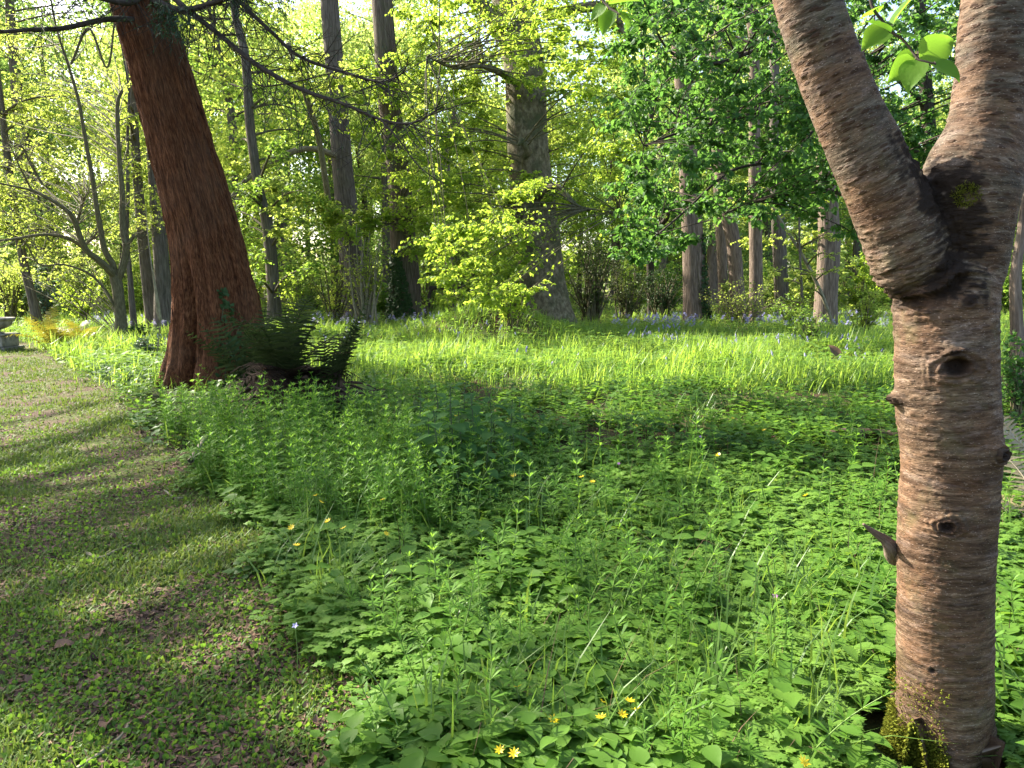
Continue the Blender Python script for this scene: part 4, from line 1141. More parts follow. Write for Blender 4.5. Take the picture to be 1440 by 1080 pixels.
V = np.array([[ub[0] + r_ * br * math.cos(x) * (1 + .025 * math.cos(12 * x) * (.3 < z < .8)), uy + r_ * br * math.sin(x), pz + .003 + z * bh] for r_, z in prof for x in a])
i = np.arange(len(prof) - 1)[:, None] * 48; j = np.arange(48)[None]; j2 = (j + 1) % 48
mb.add(V, np.stack([i + j, i + j2, i + 48 + j2, i + 48 + j], -1).reshape(-1, 4), 0, V)
mb.build("bowl", M['stone'], urn)

# ------------------------------------------------------------------ shrubs
def shrub(px, py, Y, wpx, hpx, n, size, leaf, label, name="shrub", nst=9, proto=L_KITE, droop=.15, flat=.4, stemmat='grey_twig', tall=False, cat="shrub"):
    u_ = mpp(px, py, Y); b = P(px, py, Y); b[2] = float(hgt(b[0], b[1]))
    W_, H_ = wpx * u_ * .5, hpx * u_
    root = thing(name, b, label, cat)
    mw, ml = MB(), MB()
    per = max(1, n // nst)
    for k in range(nst):
        a = rng.uniform(0, 6.28); rr_ = rng.random() ** .6
        tip = b + np.array([math.cos(a) * W_ * rr_ * .85, math.sin(a) * W_ * rr_ * .6, H_ * rng.uniform(.55, 1.0) * (1 - .35 * rr_ ** 2)])
        p = bend(b + rng.normal(size=3) * np.array([.12, .12, 0]) * W_, tip, .12, 7, .06)
        tube(mw, p, np.linspace(.022, .005, 7) * max(.6, H_ / 1.6), 5, cap=False)
        for q in range(3):
            c = p[2 + q * 2] if not tall else p[3 + q]
            clump(mw, ml, c, W_ * (.34 if not tall else .2), 5, max(3, per // 16), size, proto, droop, flat, .004, flatten=.8)
    mw.build("stems", M[stemmat], root)
    ml.build("foliage", M[leaf], root, smooth=False)
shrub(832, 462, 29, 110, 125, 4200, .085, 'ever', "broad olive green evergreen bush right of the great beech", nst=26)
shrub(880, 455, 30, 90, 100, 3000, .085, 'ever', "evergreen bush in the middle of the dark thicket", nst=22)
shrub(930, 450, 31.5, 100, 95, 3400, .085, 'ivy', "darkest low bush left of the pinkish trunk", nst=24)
shrub(515, 462, 25, 90, 150, 1500, .08, 'lime_y', "wispy shrub of upright reddish stems left of the ivied trunk", nst=26, tall=True, stemmat='limb')
shrub(690, 462, 22.6, 90, 34, 1300, .075, 'ever', "low bramble mound on the grassy rise before the great beech", nst=22)
shrub(722, 475, 19, 60, 85, 520, .085, 'lime', "leafy lime suckers at the left foot of the great beech", nst=9, tall=True)
shrub(1040, 465, 26.5, 130, 62, 1100, .07, 'lime_y', "tangle of dry brush and young leaves among the pinkish trunks", nst=38, stemmat='limb')
shrub(1112, 468, 25, 90, 55, 900, .08, 'mid', "bright leafy shrub below the curved bare stem", nst=16)
shrub(1215, 470, 21, 75, 70, 1200, .08, 'lime_y', "yellow green bush just left of the cherry trunk", nst=18)
shrub(1140, 512, 16.8, 60, 60, 500, .06, 'mid', "leafy clump on the small rise left of the cherry", nst=14)
shrub(200, 505, 15.5, 60, 30, 1000, .055, 'blue', "low grey green shrub in the grass left of the red trunk", nst=16)
shrub(196, 470, 18.8, 40, 30, 700, .09, 'ivy', "glossy dark shrub at the foot of the many-stemmed tree", nst=12)
shrub(65, 470, 29, 80, 80, 1800, .09, 'blue', "bluish evergreen bush behind the leaning trunk by the urn", nst=18)
shrub(120, 455, 27, 90, 80, 1300, .09, 'lime', "bright green bush behind the golden ferns", nst=16)
shrub(20, 470, 27, 70, 110, 1500, .08, 'lime_y', "pale yellow bush standing behind the stone urn", nst=16)
shrub(420, 462, 25, 90, 75, 1200, .09, 'lime', "bright bush behind the dark fern, right of the red trunk", nst=16)
shrub(470, 462, 27, 80, 120, 1400, .09, 'lime_y', "tall yellow green bush right of the dark slender trunk", nst=16)
shrub(600, 462, 29.5, 70, 100, 900, .10, 'mid', "loose leafy bush between the ivied trunk and the short grey stem", nst=14)
shrub(655, 455, 31, 70, 130, 1300, .11, 'mid', "green bush in the gap left of the great beech", nst=16)
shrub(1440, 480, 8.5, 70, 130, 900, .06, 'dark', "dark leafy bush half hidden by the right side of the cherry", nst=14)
# twisted dark branches lying by the ivied trunk
mb = MB()
for pix in [[(598, 452), (603, 425), (606, 408), (622, 400), (628, 395), (612, 388), (600, 383)], [(600, 440), (612, 445), (628, 452), (644, 460)], [(604, 405), (625, 404), (650, 405), (668, 406)]]:
    pts = np.array([P(x, y, 26.6) for x, y in pix]); tube(mb, pts, np.linspace(.07, .03, len(pix)), 8, .15, rough=.15)
o = mb.build("fallen_branch", M['twig'], None, origin=P(600, 458, 26.6)); tag(o, "twisted dark dead branches beside the ivied trunk", "dead branch")
# broken branch hanging above a thin rod, left of the redwood
mb = MB(); pts = np.array([P(x, y, 14.5) for x, y in [(213, 372), (216, 390), (220, 415), (223, 438), (226, 450)]])
tube(mb, pts, np.array([.012, .02, .032, .045, .03]), 9, .08, rough=.3, seed=8)
tube(mb, np.array([P(226, 450, 14.5), P(224, 470, 14.5), P(220, 505, 14.5), P(219, 525, 14.5)]), [.012, .010, .010, .009], 6)
tube(mb, np.array([P(205, 290, 14.9), P(208, 330, 14.7), P(213, 372, 14.5)]), [.006, .008, .012], 6)
o = mb.build("dead_branch", M['limb'], None, origin=G(219, 512)); tag(o, "thin broken branch standing upright left of the red trunk", "dead branch")
# ------------------------------------------------------------------ trees beyond, and the wood that closes the view
def far_proto(leaf, bark, H, R_, nl, size, low=.18, seed=0):
    root = thing("background_tree", (0, 0, 0), "slender tree in spring leaf among the trees far behind", "tree", "trees far behind the clearing")
    mt = MB()
    tp = np.array([[0, 0, -.3], [rng.normal() * .1, 0, H * .2], [rng.normal() * .25, .1, H * .5], [rng.normal() * .4, .1, H * .8], [rng.normal() * .4, 0, H]])
    tr = np.array([.24, .20, .15, .09, .02]) * H / 12
    q, qr = tube(mt, tp, tr, 9, .5, rough=.08, seed=seed); mt.build("trunk", M[bark], root)
    mw, ml = MB(), MB()
    for k in range(42):
        z = H * (low + (1.02 - low) * rng.random() ** .8); a = rng.uniform(0, 6.28)
        rr_ = R_ * math.sqrt(max(.1, 1 - abs((z / H - .55) / .6) ** 2)) * rng.uniform(.3, 1)
        c = np.array([math.cos(a) * rr_, math.sin(a) * rr_, z])
        p = bough(mw, q, qr, c, .05, .12, n=4)
        m_ = nl // 42
        pos = c + rdir(m_) * (rng.random((m_, 1)) ** .5) * np.array([1.15, 1.15, .7]) * R_ * .42
        leaves(ml, L_KITE, pos, rdir(m_), size * rng.uniform(.7, 1.3, m_), .3, .4)
    mw.build("branches", M[bark], root); ml.build("crown", M[leaf], root, smooth=False)
    return root
protos = [far_proto('far', 'grey', 19, 3.8, 13500, .20, .06, 1), far_proto('fgreen', 'pink_bark', 20, 4.0, 13500, .20, .08, 2), far_proto('lime_y', 'grey', 14, 3.2, 9500, .18, .04, 3), far_proto('mid', 'grey', 15, 3.2, 9500, .19, .04, 4)]
spots = []
for k in range(400):
    Y = rng.uniform(43, 78); px = rng.uniform(-140, 1560)
    p = P(px, 430, Y)[:2]
    if any(np.hypot(*(p - s)) < 3.1 for s in spots): continue
    if 20 < px < 130 and rng.random() < .5: continue
    spots.append(p)
    if len(spots) >= 66: break
for k in range(200):
    p = P(rng.uniform(-60, 330), 430, rng.uniform(33, 43))[:2]
    if all(np.hypot(*(p - s)) > 3.0 for s in spots): spots.append(p)
    if len(spots) >= 71: break
for k, p in enumerate(spots):
    far = np.hypot(*p)
    src = protos[k] if k < 4 else protos[int(rng.choice(4, p=[.32, .27, .24, .17]))]
    r = src if k < 4 else copy_tree(src, (0, 0, 0), 0, 1)
    r.location = (p[0], p[1], float(hgt(p[0], p[1]))); r.rotation_euler = (0, 0, rng.uniform(0, 6.28))
    s = rng.uniform(.75, 1.2); r.scale = (s, s, s)
mb = MB()
for k in range(720):
    Y = rng.uniform(70, 105); x = rng.uniform(-.85, .85) * Y
    z = rng.uniform(.2, 1) ** 1.1 * 34 if rng.random() < .55 else rng.uniform(.5, 5)
    m_ = 150
    pos = np.array([x, Y, z]) + rdir(m_) * (rng.random((m_, 1)) ** .5) * np.array([3.4, 3.4, 2.0]); pos[:, 2] = np.abs(pos[:, 2])
    leaves(mb, L_KITE, pos, rdir(m_), .42 * rng.uniform(.6, 1.3, m_), .2, .3, int(rng.integers(2)))
for k in range(90):
    Y = rng.uniform(70, 105); x = rng.uniform(-.85, .85) * Y
    tube(mb, np.array([[x, Y, -.2], [x + rng.normal() * .3, Y, 7], [x + rng.normal(), Y, 16], [x + rng.normal(), Y, 27]]), np.array([.3, .26, .18, .06]), 6, 2, mat=2)
o = mb.build("woods", [M['far'], M['fgreen'], M['grey']], smooth=False); tag(o, "pale sunlit wood closing the view behind all the trees", "woods", kind="stuff")

# leafy bushes filling the space under the far trees
src = []
for k, (lf, h, w_) in enumerate([('lime_y', 3.0, 1.5), ('far', 3.6, 1.7), ('mid', 2.6, 1.5), ('lime', 3.4, 1.4)]):
    root = thing("woodland_bush", (0, 0, 0), "leafy bush of the wood among the background trunks", "bush", "bushes under the far trees")
    mw, ml = MB(), MB()
    for j in range(16):
        a = rng.uniform(0, 6.28); rr_ = rng.random() ** .5
        tip = np.array([math.cos(a) * w_ * rr_, math.sin(a) * w_ * rr_, h * rng.uniform(.4, 1) * (1 - .3 * rr_ ** 2)])
        p = bend(rng.normal(size=3) * np.array([.2, .2, 0]), tip, .1, 7, .06); tube(mw, p, np.linspace(.03, .006, 7), 5, cap=False)
        for q in (2, 4, 6): clump(mw, ml, p[q], .55, 5, 17, .13, L_KITE, .3, .4, .005, flatten=.8)
    mw.build("stems", M['grey_twig'], root); ml.build("foliage", M[lf], root, smooth=False); src.append(root)
used = []
for k in range(600):
    Y = rng.uniform(30.5, 42); px = rng.uniform(-60, 1500); p = P(px, 440, Y)[:2]
    if any(np.hypot(*(p - s)) < 1.9 for s in used): continue
    if 800 < px < 950 and Y < 34: continue
    used.append(p)
    if len(used) > 34: break
for k, p in enumerate(used):
    r = src[k] if k < 4 else copy_tree(src[k % 4], (0, 0, 0), 0, 1)
    s = rng.uniform(.7, 1.15); r.location = (p[0], p[1], float(hgt(p[0], p[1]))); r.scale = (s, s, s); r.rotation_euler = (0, 0, rng.uniform(0, 6.28))

# ------------------------------------------------------------------ ground cover
def visible_pts(n, y0, y1, side=None, pw=1.0, xmax=.74):
    """points on the ground inside the view, thinner with distance (pw)"""
    out = []
    while sum(map(len, out)) < n:
        k = n * 2
        y = (y0 ** (1 - pw) + rng.random(k) * (y1 ** (1 - pw) - y0 ** (1 - pw))) ** (1 / (1 - pw)) if pw != 1 else y0 * (y1 / y0) ** rng.random(k)
        x = rng.uniform(-xmax, xmax, k) * (y + .35)
        if side is not None:
            e = edge_x(y); jit = rng.normal(size=k) * .09
            keep = (x > e + jit) if side > 0 else (x < e + jit + .1)
            x, y = x[keep], y[keep]
        out.append(np.stack([x, y], 1))
    p = np.concatenate(out)[:n]
    p = p[np.hypot(p[:, 0] - CB[0], (p[:, 1] - CY + .06) * .8) > .23 + .05 * rng.random(len(p))]
    return np.column_stack([p, hgt(p[:, 0], p[:, 1])])
def merge_protos(parts):
    V, Fc, k = [], [], 0
    for a, b in parts: V.append(a); Fc.append(b + k); k += len(a)
    return np.concatenate(V), np.concatenate(Fc)
def place1(proto, pos, d, nrm, s):
    b = MB(); put(b, proto, np.array([pos]), frames(np.array([d], float), np.array([nrm], float)), s)
    return b.v[0].astype(float), b.t[0]
def stem_tris(a, b, r):
    b_ = MB(); tube(b_, np.array([a, (np.array(a) + b) / 2 + rng.normal(size=3) * .02, b]), [r, r * .9, r * .6], 3, cap=False)
    q = b_.q[0]; return b_.v[0].astype(float), np.concatenate([q[:, [0, 1, 2]], q[:, [0, 2, 3]]])
def opp_plant(leaf, tiers, ls):
    parts = [stem_tris([0, 0, 0], [.05, 0, .95], .012)]; a = rng.uniform(0, 6)
    for k in range(tiers):
        z = .35 + .6 * k / max(1, tiers - 1); s = ls * (1.1 - .5 * k / tiers); a += 1.57 + rng.normal() * .3
        for h in (0, math.pi):
            d = [math.cos(a + h), math.sin(a + h), rng.uniform(-.15, .35)]
            parts.append(place1(leaf, [.05 * z, 0, z], d, [rng.normal() * .15, rng.normal() * .15, 1], s * rng.uniform(.85, 1.15)))
    return merge_protos(parts)
def rosette(leaf, n, ls, h=.5):
    parts = []; a = rng.uniform(0, 6)
    for k in range(n):
        a += 2.4 + rng.normal() * .2; r_ = rng.uniform(.15, .6); z = h * rng.uniform(.5, 1.1)
        b = np.array([math.cos(a) * r_, math.sin(a) * r_, z])
        parts.append(stem_tris([0, 0, 0], b, .010))
        parts.append(place1(leaf, b, [math.cos(a), math.sin(a), rng.uniform(-.3, .2)], [rng.normal() * .2, rng.normal() * .2, 1], ls * rng.uniform(.7, 1.2)))
    return merge_protos(parts)
def trefoil(ls, n=4):
    parts = []; a = rng.uniform(0, 6)
    for k in range(n):
        a += 2.4; r_ = rng.uniform(.2, .55); b = np.array([math.cos(a) * r_, math.sin(a) * r_, rng.uniform(.4, 1)])
        parts.append(stem_tris([0, 0, 0], b, .010))
        for e in (-1.0, 0, 1.0):
            parts.append(place1(L_LOB, b, [math.cos(a + e), math.sin(a + e), rng.uniform(-.3, .1)], [rng.normal() * .15, rng.normal() * .15, 1], ls * rng.uniform(.8, 1.1)))
    return merge_protos(parts)
OPP = [opp_plant(L_OV, 3, .5) for _ in range(4)] + [opp_plant(L_OV, 2, .6) for _ in range(2)]
ROS = [rosette(L_RND, 6, .42) for _ in range(3)]
TRE = [trefoil(.34) for _ in range(3)]
OPPK = [opp_plant(L_KITE, 3, .55) for _ in range(4)]
def scatter(mb, protos, pos, s, mat, tilt=.18):
    n = len(pos); w_ = rng.integers(len(protos), size=n); s = np.broadcast_to(s, (n,))
    for k, pr in enumerate(protos):
        m_ = w_ == k; q = int(m_.sum())
        if q: put(mb, pr, pos[m_], yawM(rng.uniform(0, 6.28, q), rng.normal(size=q) * tilt), s[m_], mat)
def patch(p, f, seed): return fbm(np.column_stack([p[:, :2] * f, np.zeros(len(p))]), seed, 2)
mb = MB()
# near and middle verge
p = visible_pts(20000, 1.9, 13.5, 1, 1.45); k = patch(p, .9, 101); kk = patch(p, 2.2, 103)
dist = p[:, 1]; dens = kk > -.18
p, k, dist = p[dens], k[dens], dist[dens]
S_ = rng.uniform(.075, .165, len(p)) * (1 + .02 * dist)
near = dist < 6.5
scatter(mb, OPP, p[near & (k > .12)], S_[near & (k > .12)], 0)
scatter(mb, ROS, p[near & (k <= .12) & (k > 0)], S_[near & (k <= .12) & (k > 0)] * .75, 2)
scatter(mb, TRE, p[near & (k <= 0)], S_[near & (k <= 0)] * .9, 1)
fa_ = ~near & (k > .1); scatter(mb, OPPK, p[fa_], S_[fa_] * 1.15, 2); fa_ = ~near & (k <= .1); scatter(mb, OPPK, p[fa_], S_[fa_] * 1.15, 0)
q_ = visible_pts(420, 2.1, 9, 1, 1.5); scatter(mb, [blade(3, b_, .006) for b_ in (.4, 1.0, 1.6)], q_, rng.uniform(.15, .4, len(q_)), 3, .6)
p = visible_pts(12000, 1.9, 6.5, 1, 1.6); scatter(mb, TRE, p, rng.uniform(.05, .13, len(p)), 1)
p = visible_pts(160, 2.0, 8, 1, 1.5); scatter(mb, OPP, p, rng.uniform(.17, .24, len(p)), 0); p = visible_pts(90, 2.0, 6, 1, 1.5); scatter(mb, ROS, p, rng.uniform(.10, .15, len(p)), 0)
p = visible_pts(1500, 1.9, 6, 1, 1.6); scatter(mb, ROS, p, rng.uniform(.06, .12, len(p)), 0)
# low leaves that close the soil
p = visible_pts(26000, 1.9, 13.5, 1, 1.5); p[:, 2] += rng.uniform(.01, .07, len(p))
h_ = len(p) // 3; leaves(mb, L_OV3, p[:h_], rdir(h_), rng.uniform(.025, .05, h_), .1, .8, 0)
h2 = len(p) - h_; leaves(mb, L_KITE, p[h_:], rdir(h2), rng.uniform(.03, .06, h2), .1, .8, 1)
# leafy ground on the sunlit side
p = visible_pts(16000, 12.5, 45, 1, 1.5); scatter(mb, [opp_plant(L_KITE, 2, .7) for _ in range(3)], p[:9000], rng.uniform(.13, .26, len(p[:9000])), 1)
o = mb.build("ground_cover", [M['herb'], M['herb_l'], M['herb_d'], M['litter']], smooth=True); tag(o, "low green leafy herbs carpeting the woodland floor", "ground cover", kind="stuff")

mb = MB()
BL = [blade(3, b_, w_) for b_, w_ in ((.3, .014), (.6, .016), (.9, .018), (1.1, .014))]
BF = [blade(2, b_, w_) for b_, w_ in ((.25, .018), (.5, .021), (.8, .024), (1.0, .02))]
p = visible_pts(6500, 2.2, 14, 1, 1.3); c_ = patch(p, 1.3, 105) > .02; p = p[c_]
scatter(mb, BL, p, rng.uniform(.16, .42, len(p)), 0, .35)
# tufts of strap-like blades
for px, py, nb, hh in [(660, 700, 60, .42), (990, 600, 50, .4), (480, 870, 60, .3), (470, 830, 40, .32), (560, 640, 60, .45), (780, 1075, 22, .25), (1020, 730, 30, .3), (400, 660, 90, .42), (330, 640, 80, .4), (520, 600, 60, .4), (870, 600, 50, .35), (640, 900, 20, .28)]:
    b = G(px, py); q = np.tile(b, (nb, 1)) + rng.normal(size=(nb, 3)) * np.array([.10, .10, 0]); q[:, 2] = 0
    scatter(mb, BL, q, rng.uniform(.5, 1.1, nb) * hh, 0, .4)
# sunlit meadow
p = visible_pts(150000, 10.5, 60, 1, 1.5); p = p[(p[:, 1] > 12.8) | (rng.random(len(p)) < .35)]; k = patch(p, .6, 107)
p = p[(rng.random(len(p)) < .55 + .5 * k + .3)]
scatter(mb, BF, p, rng.uniform(.16, .46, len(p)) * (1 + .8 * patch(p, .8, 109)) * (1 + .5 * np.exp(-((p[:, 0] - MOUND[0]) ** 2 + (p[:, 1] - MOUND[1]) ** 2) / 3)), 1, .35)
o = mb.build("grass", [M['grass'], M['meadow']], smooth=False); tag(o, "long green grass and bluebell leaves in the clearing", "grass", kind="stuff")

# mown path: short turf, tiny leaves, litter
mb = MB()
p = visible_pts(190000, 2.0, 22, -1, 1.25); k = patch(p, .95, 111) + .5 * patch(p, 4, 112)
keep = rng.random(len(p)) < np.clip(.40 + 1.5 * k, .07, 1); p, k = p[keep], k[keep]
scatter(mb, [blade(2, b_, .15) for b_ in (.4, .8, 1.2, 1.5)], p, rng.uniform(.018, .045, len(p)) * (1 + .05 * p[:, 1]), 0, .6)
p = visible_pts(70000, 2.0, 5.5, -1, 1.6); k = patch(p, 1.3, 119) + .5 * patch(p, 5, 121); p = p[rng.random(len(p)) < np.clip(.45 + 1.8 * k, .03, 1)]; scatter(mb, [blade(2, b_, .09) for b_ in (.5, .9, 1.3, 1.6)], p, rng.uniform(.018, .045, len(p)), 0, .7)
p = visible_pts(26000, 2.0, 9, -1, 1.5); k = patch(p, 1.1, 113) + .5 * patch(p, 3, 115); p = p[rng.random(len(p)) < np.clip(.4 + 1.6 * k, .04, 1)]; p[:, 2] += rng.uniform(.008, .03, len(p))
n = len(p); leaves(mb, L_RND, p[:n // 2], rdir(n // 2), rng.uniform(.008, .024, n // 2), .0, .6, 1); leaves(mb, L_KITE, p[n // 2:], rdir(n - n // 2), rng.uniform(.012, .03, n - n // 2), .0, .55, 1)
o = mb.build("turf", [M['turf'], M['herb']], smooth=False); tag(o, "short mown turf and tiny leaves on the path", "turf", kind="stuff")
mb = MB()
p = visible_pts(26000, 2.0, 16, -1, 1.45); k = patch(p, .95, 111); p = p[rng.random(len(p)) < np.clip(.75 - 1.6 * k, .35, 1)]; p[:, 2] += rng.uniform(.008, .02, len(p)); n = len(p)
leaves(mb, L_KITE, p, rdir(n) * np.array([1, 1, .15]), rng.uniform(.012, .04, n), 0, .8)
p = visible_pts(6000, 2.0, 10, -1, 1.4); p[:, 2] += .012; n = len(p)
put(mb, (np.array([[-.03, 0, 0], [.03, 0, 0], [.02, 1, .05], [-.02, 1, .05]]), np.array([[0, 1, 2], [0, 2, 3]])), p, frames(rdir(n) * np.array([1, 1, .12]), np.tile([0., 0, 1], (n, 1))), rng.uniform(.03, .09, n))
p = visible_pts(5000, 2.0, 10, 1, 1.5); p[:, 2] += .01; n = len(p); leaves(mb, L_KITE, p, rdir(n) * np.array([1, 1, .2]), rng.uniform(.02, .05, n), 0, .8)
o = mb.build("leaf_litter", M['litter'], smooth=False); tag(o, "dry brown litter and bits of twig on the path", "leaf litter", kind="stuff")

# ------------------------------------------------------------------ cleavers, nettles and flowers, plant by plant
def cleaver(seed):
    r_ = np.random.default_rng(seed); lean = r_.normal(size=2) * .12
    t = np.linspace(0, 1, 9); path = np.stack([lean[0] * t ** 1.5 + .02 * np.sin(t * 6), lean[1] * t ** 1.5, t * (1 - .08 * t)], -1)
    st = MB(); tube(st, path, np.linspace(.0075, .004, 9), 4)
    lf = MB(); nw = 6
    for k in range(nw):
        u_ = .22 + .78 * k / (nw - 1); i = min(int(u_ * 8), 7); f = u_ * 8 - i; b = path[i] * (1 - f) + path[i + 1] * f
        s = .18 * (1 - .35 * abs(u_ - .6) / .4) * (.75 if k == nw - 1 else 1); a0 = r_.uniform(0, 6.28); q = 7
        el = .15 + .75 * (u_ ** 3)
        a = a0 + np.arange(q) / q * 6.283 + r_.normal(size=q) * .12
        d = np.stack([np.cos(a), np.sin(a), el + r_.normal(size=q) * .15], -1)
        put(lf, CLV, np.tile(b, (q, 1)), frames(unit(d), np.tile([0, 0, 1.], (q, 1)) + d * .01), s * r_.uniform(.8, 1.1, q))
    return st, lf
CLV = (np.array([[0, 0, 0], [.07, .4, .02], [.11, .72, .01], [0, 1, -.06], [-.11, .72, .01], [-.07, .4, .02]]), np.array([[0, 1, 5], [1, 2, 4], [1, 4, 5], [2, 3, 4]]))
CP_ = [cleaver(s) for s in range(6)]
pos = np.concatenate([visible_pts(520, 2.1, 13, 1, 1.4), ])
k = patch(pos, .8, 117); pos = pos[(k > -.12)]
q = np.array([G(rng.uniform(230, 640), rng.uniform(590, 760)) for _ in range(900)]); q = q[q[:, 0] > edge_x(q[:, 1]) + .08]
q2 = np.array([G(rng.uniform(540, 980), rng.uniform(640, 960)) for _ in range(230)])
q3 = np.array([G(rng.uniform(900, 1240), rng.uniform(900, 1120)) for _ in range(26)])
pos = np.concatenate([pos, q, q2, q3]); pos = pos[np.hypot(pos[:, 0] - CB[0], pos[:, 1] - CY) > .42]
pos = pos[(pos[:, 1] > 4.6) | (rng.random(len(pos)) < .42)]; pos = pos[np.argsort(pos[:, 1])]; size = rng.uniform(.24, .52, len(pos)) * np.clip(.7 + .06 * pos[:, 1], .7, 1.15)
cmesh = []
for st, lf in CP_:
    a = st.build("stem", M['stem']); b = lf.build("leaves", M['cleaver'], smooth=False); cmesh.append((a.data, b.data)); bpy.data.objects.remove(a); bpy.data.objects.remove(b)
NI = 290
for k in range(NI):
    r = thing("cleavers_plant", (pos[k][0], pos[k][1], 0), "cleavers stem ringed with narrow leaves rising from the ground cover", "wild plant", "cleavers stems in the near ground cover")
    ms = cmesh[int(rng.integers(6))]
    for nm, d in zip(("stem", "leaves"), ms):
        o = bpy.data.objects.new(nm, d); COL.objects.link(o); o.parent = r
    s = size[k]; r.scale = (s, s, s); r.rotation_euler = (rng.normal() * .12, rng.normal() * .12, rng.uniform(0, 6.28))
mb = MB()
PR = []
for st, lf in CP_:
    V1 = np.concatenate(st.v); q_ = np.concatenate(st.q); F1 = np.concatenate([q_[:, [0, 1, 2]], q_[:, [0, 2, 3]]])
    off = 0; V2_, F2 = np.concatenate(lf.v), np.concatenate(lf.t)
    PR.append(merge_protos([(V1, F1), (V2_, F2)]))
scatter(mb, PR, pos[NI:], size[NI:], 0, .15)
o = mb.build("cleavers_undergrowth", M['cleaver'], smooth=False); tag(o, "mass of feathery cleavers along the verge and in the shade", "undergrowth", kind="stuff")

def nettle(seed):
    r_ = np.random.default_rng(seed); t = np.linspace(0, 1, 8); lean = r_.normal(size=2) * .08
    path = np.stack([lean[0] * t, lean[1] * t, t], -1); st = MB(); tube(st, path, np.linspace(.010, .005, 8), 6)
    lf = MB()
    for k in range(6):
        u_ = .34 + .64 * k / 5; b = np.array([lean[0] * u_, lean[1] * u_, u_]); s = .30 * (1 - .6 * (k / 5) ** 1.5); a = k * 1.57 + r_.normal() * .2
        for h in (0, math.pi):
            d = unit([math.cos(a + h), math.sin(a + h), .15 + .1 * k / 5])
            e = b + d * s * .22; tube(st, np.array([b, e]), [.004, .003], 4)
            put(lf, L_BIG, [e], frames([unit(d + np.array([0, 0, -.35]))], [[d[0] * .2, d[1] * .2, 1]]), s)
    return st, lf
nm_ = []
for s in range(4):
    st, lf = nettle(s + 50); a = st.build("stem", M['stem_d']); b = lf.build("leaves", M['nettle']); nm_.append((a.data, b.data)); bpy.data.objects.remove(a); bpy.data.objects.remove(b)
npx = [(600, 700, .62), (622, 705, .66), (640, 690, .7), (585, 690, .5), (612, 722, .45), (655, 690, .6), (632, 668, .72), (605, 668, .6), (670, 665, .66), (690, 680, .58), (650, 650, .7), (715, 660, .6), (735, 645, .55), (590, 660, .6), (700, 640, .62), (660, 630, .6), (625, 640, .66), (575, 712, .4), (680, 712, .45), (760, 640, .45), (640, 725, .4), (720, 690, .42)]
for (px, py, h) in npx:
    b = G(px, py); r = thing("nettle", (b[0], b[1], 0), "tall dark nettle in the patch at the middle of the clearing", "nettle", "dark nettles in the middle patch")
    for nm, d in zip(("stem", "leaves"), nm_[int(rng.integers(4))]):
        o = bpy.data.objects.new(nm, d); COL.objects.link(o); o.parent = r
    r.scale = (h, h, h); r.rotation_euler = (rng.normal() * .06, rng.normal() * .06, rng.uniform(0, 6.28))

# celandines: eight narrow petals on a thin stalk
mf = MB(); a = np.arange(8) / 8 * 6.283
put(mf, (np.array([[0, 0, 0], [.17, .55, .03], [0, 1, .10], [-.17, .55, .03]]), np.array([[0, 1, 2], [0, 2, 3]])), np.tile([0, 0, .0], (8, 1)), frames(np.stack([np.cos(a), np.sin(a), np.full(8, .25)], -1), np.tile([0, 0, 1.], (8, 1))), 1.0)
for r_, z in ((.10, .12), (.18, .10)):
    for x in np.arange(7) / 7 * 6.283: put(mf, L_KITE, [[math.cos(x) * r_, math.sin(x) * r_, 0]], frames([[math.cos(x) * .4, math.sin(x) * .4, 1.]], [[math.sin(x), -math.cos(x), .1]]), .16)
fo = mf.build("flower_head", M['celandine'], smooth=False); FD = fo.data; bpy.data.objects.remove(fo)
ms = MB(); tube(ms, np.array([[0, 0, -1], [.05, .02, -.5], [0, 0, 0]]), [.016, .014, .014], 5); so_ = ms.build("stalk", M['stem']); SD = so_.data; bpy.data.objects.remove(so_)
cpx_ = [(444, 697), (451, 706), (410, 742), (417, 767), (461, 733), (483, 743), (543, 751), (538, 703), (722, 669), (818, 671), (833, 678), (715, 590), (895, 599), (1030, 588), (1075, 605), (1175, 598), (1133, 697), (728, 966), (847, 987), (885, 986), (875, 1005), (894, 998), (845, 1009), (779, 1013), (723, 1060), (703, 1055), (1130, 1072), (640, 585), (600, 590), (940, 585), (1010, 640)]
for (px, py) in cpx_:
    z = float(np.interp(G(px, py)[1], [2.3, 3.2, 6], [.17, .22, .30])); b = G(px, py, z)
    r = thing("celandine_flower", (b[0], b[1], b[2]), "yellow star shaped celandine on a thin stalk in the ground cover", "flower", "yellow celandines in the ground cover")
    o = bpy.data.objects.new("flower_head", FD); COL.objects.link(o); o.parent = r; s = rng.uniform(.017, .022) * (1 + .03 * b[1]); o.scale = (s, s, s); o.rotation_euler = (rng.normal() * .25 + .3, rng.normal() * .25, rng.uniform(0, 6))
    o = bpy.data.objects.new("stalk", SD); COL.objects.link(o); o.parent = r; o.scale = (.10, .10, z)
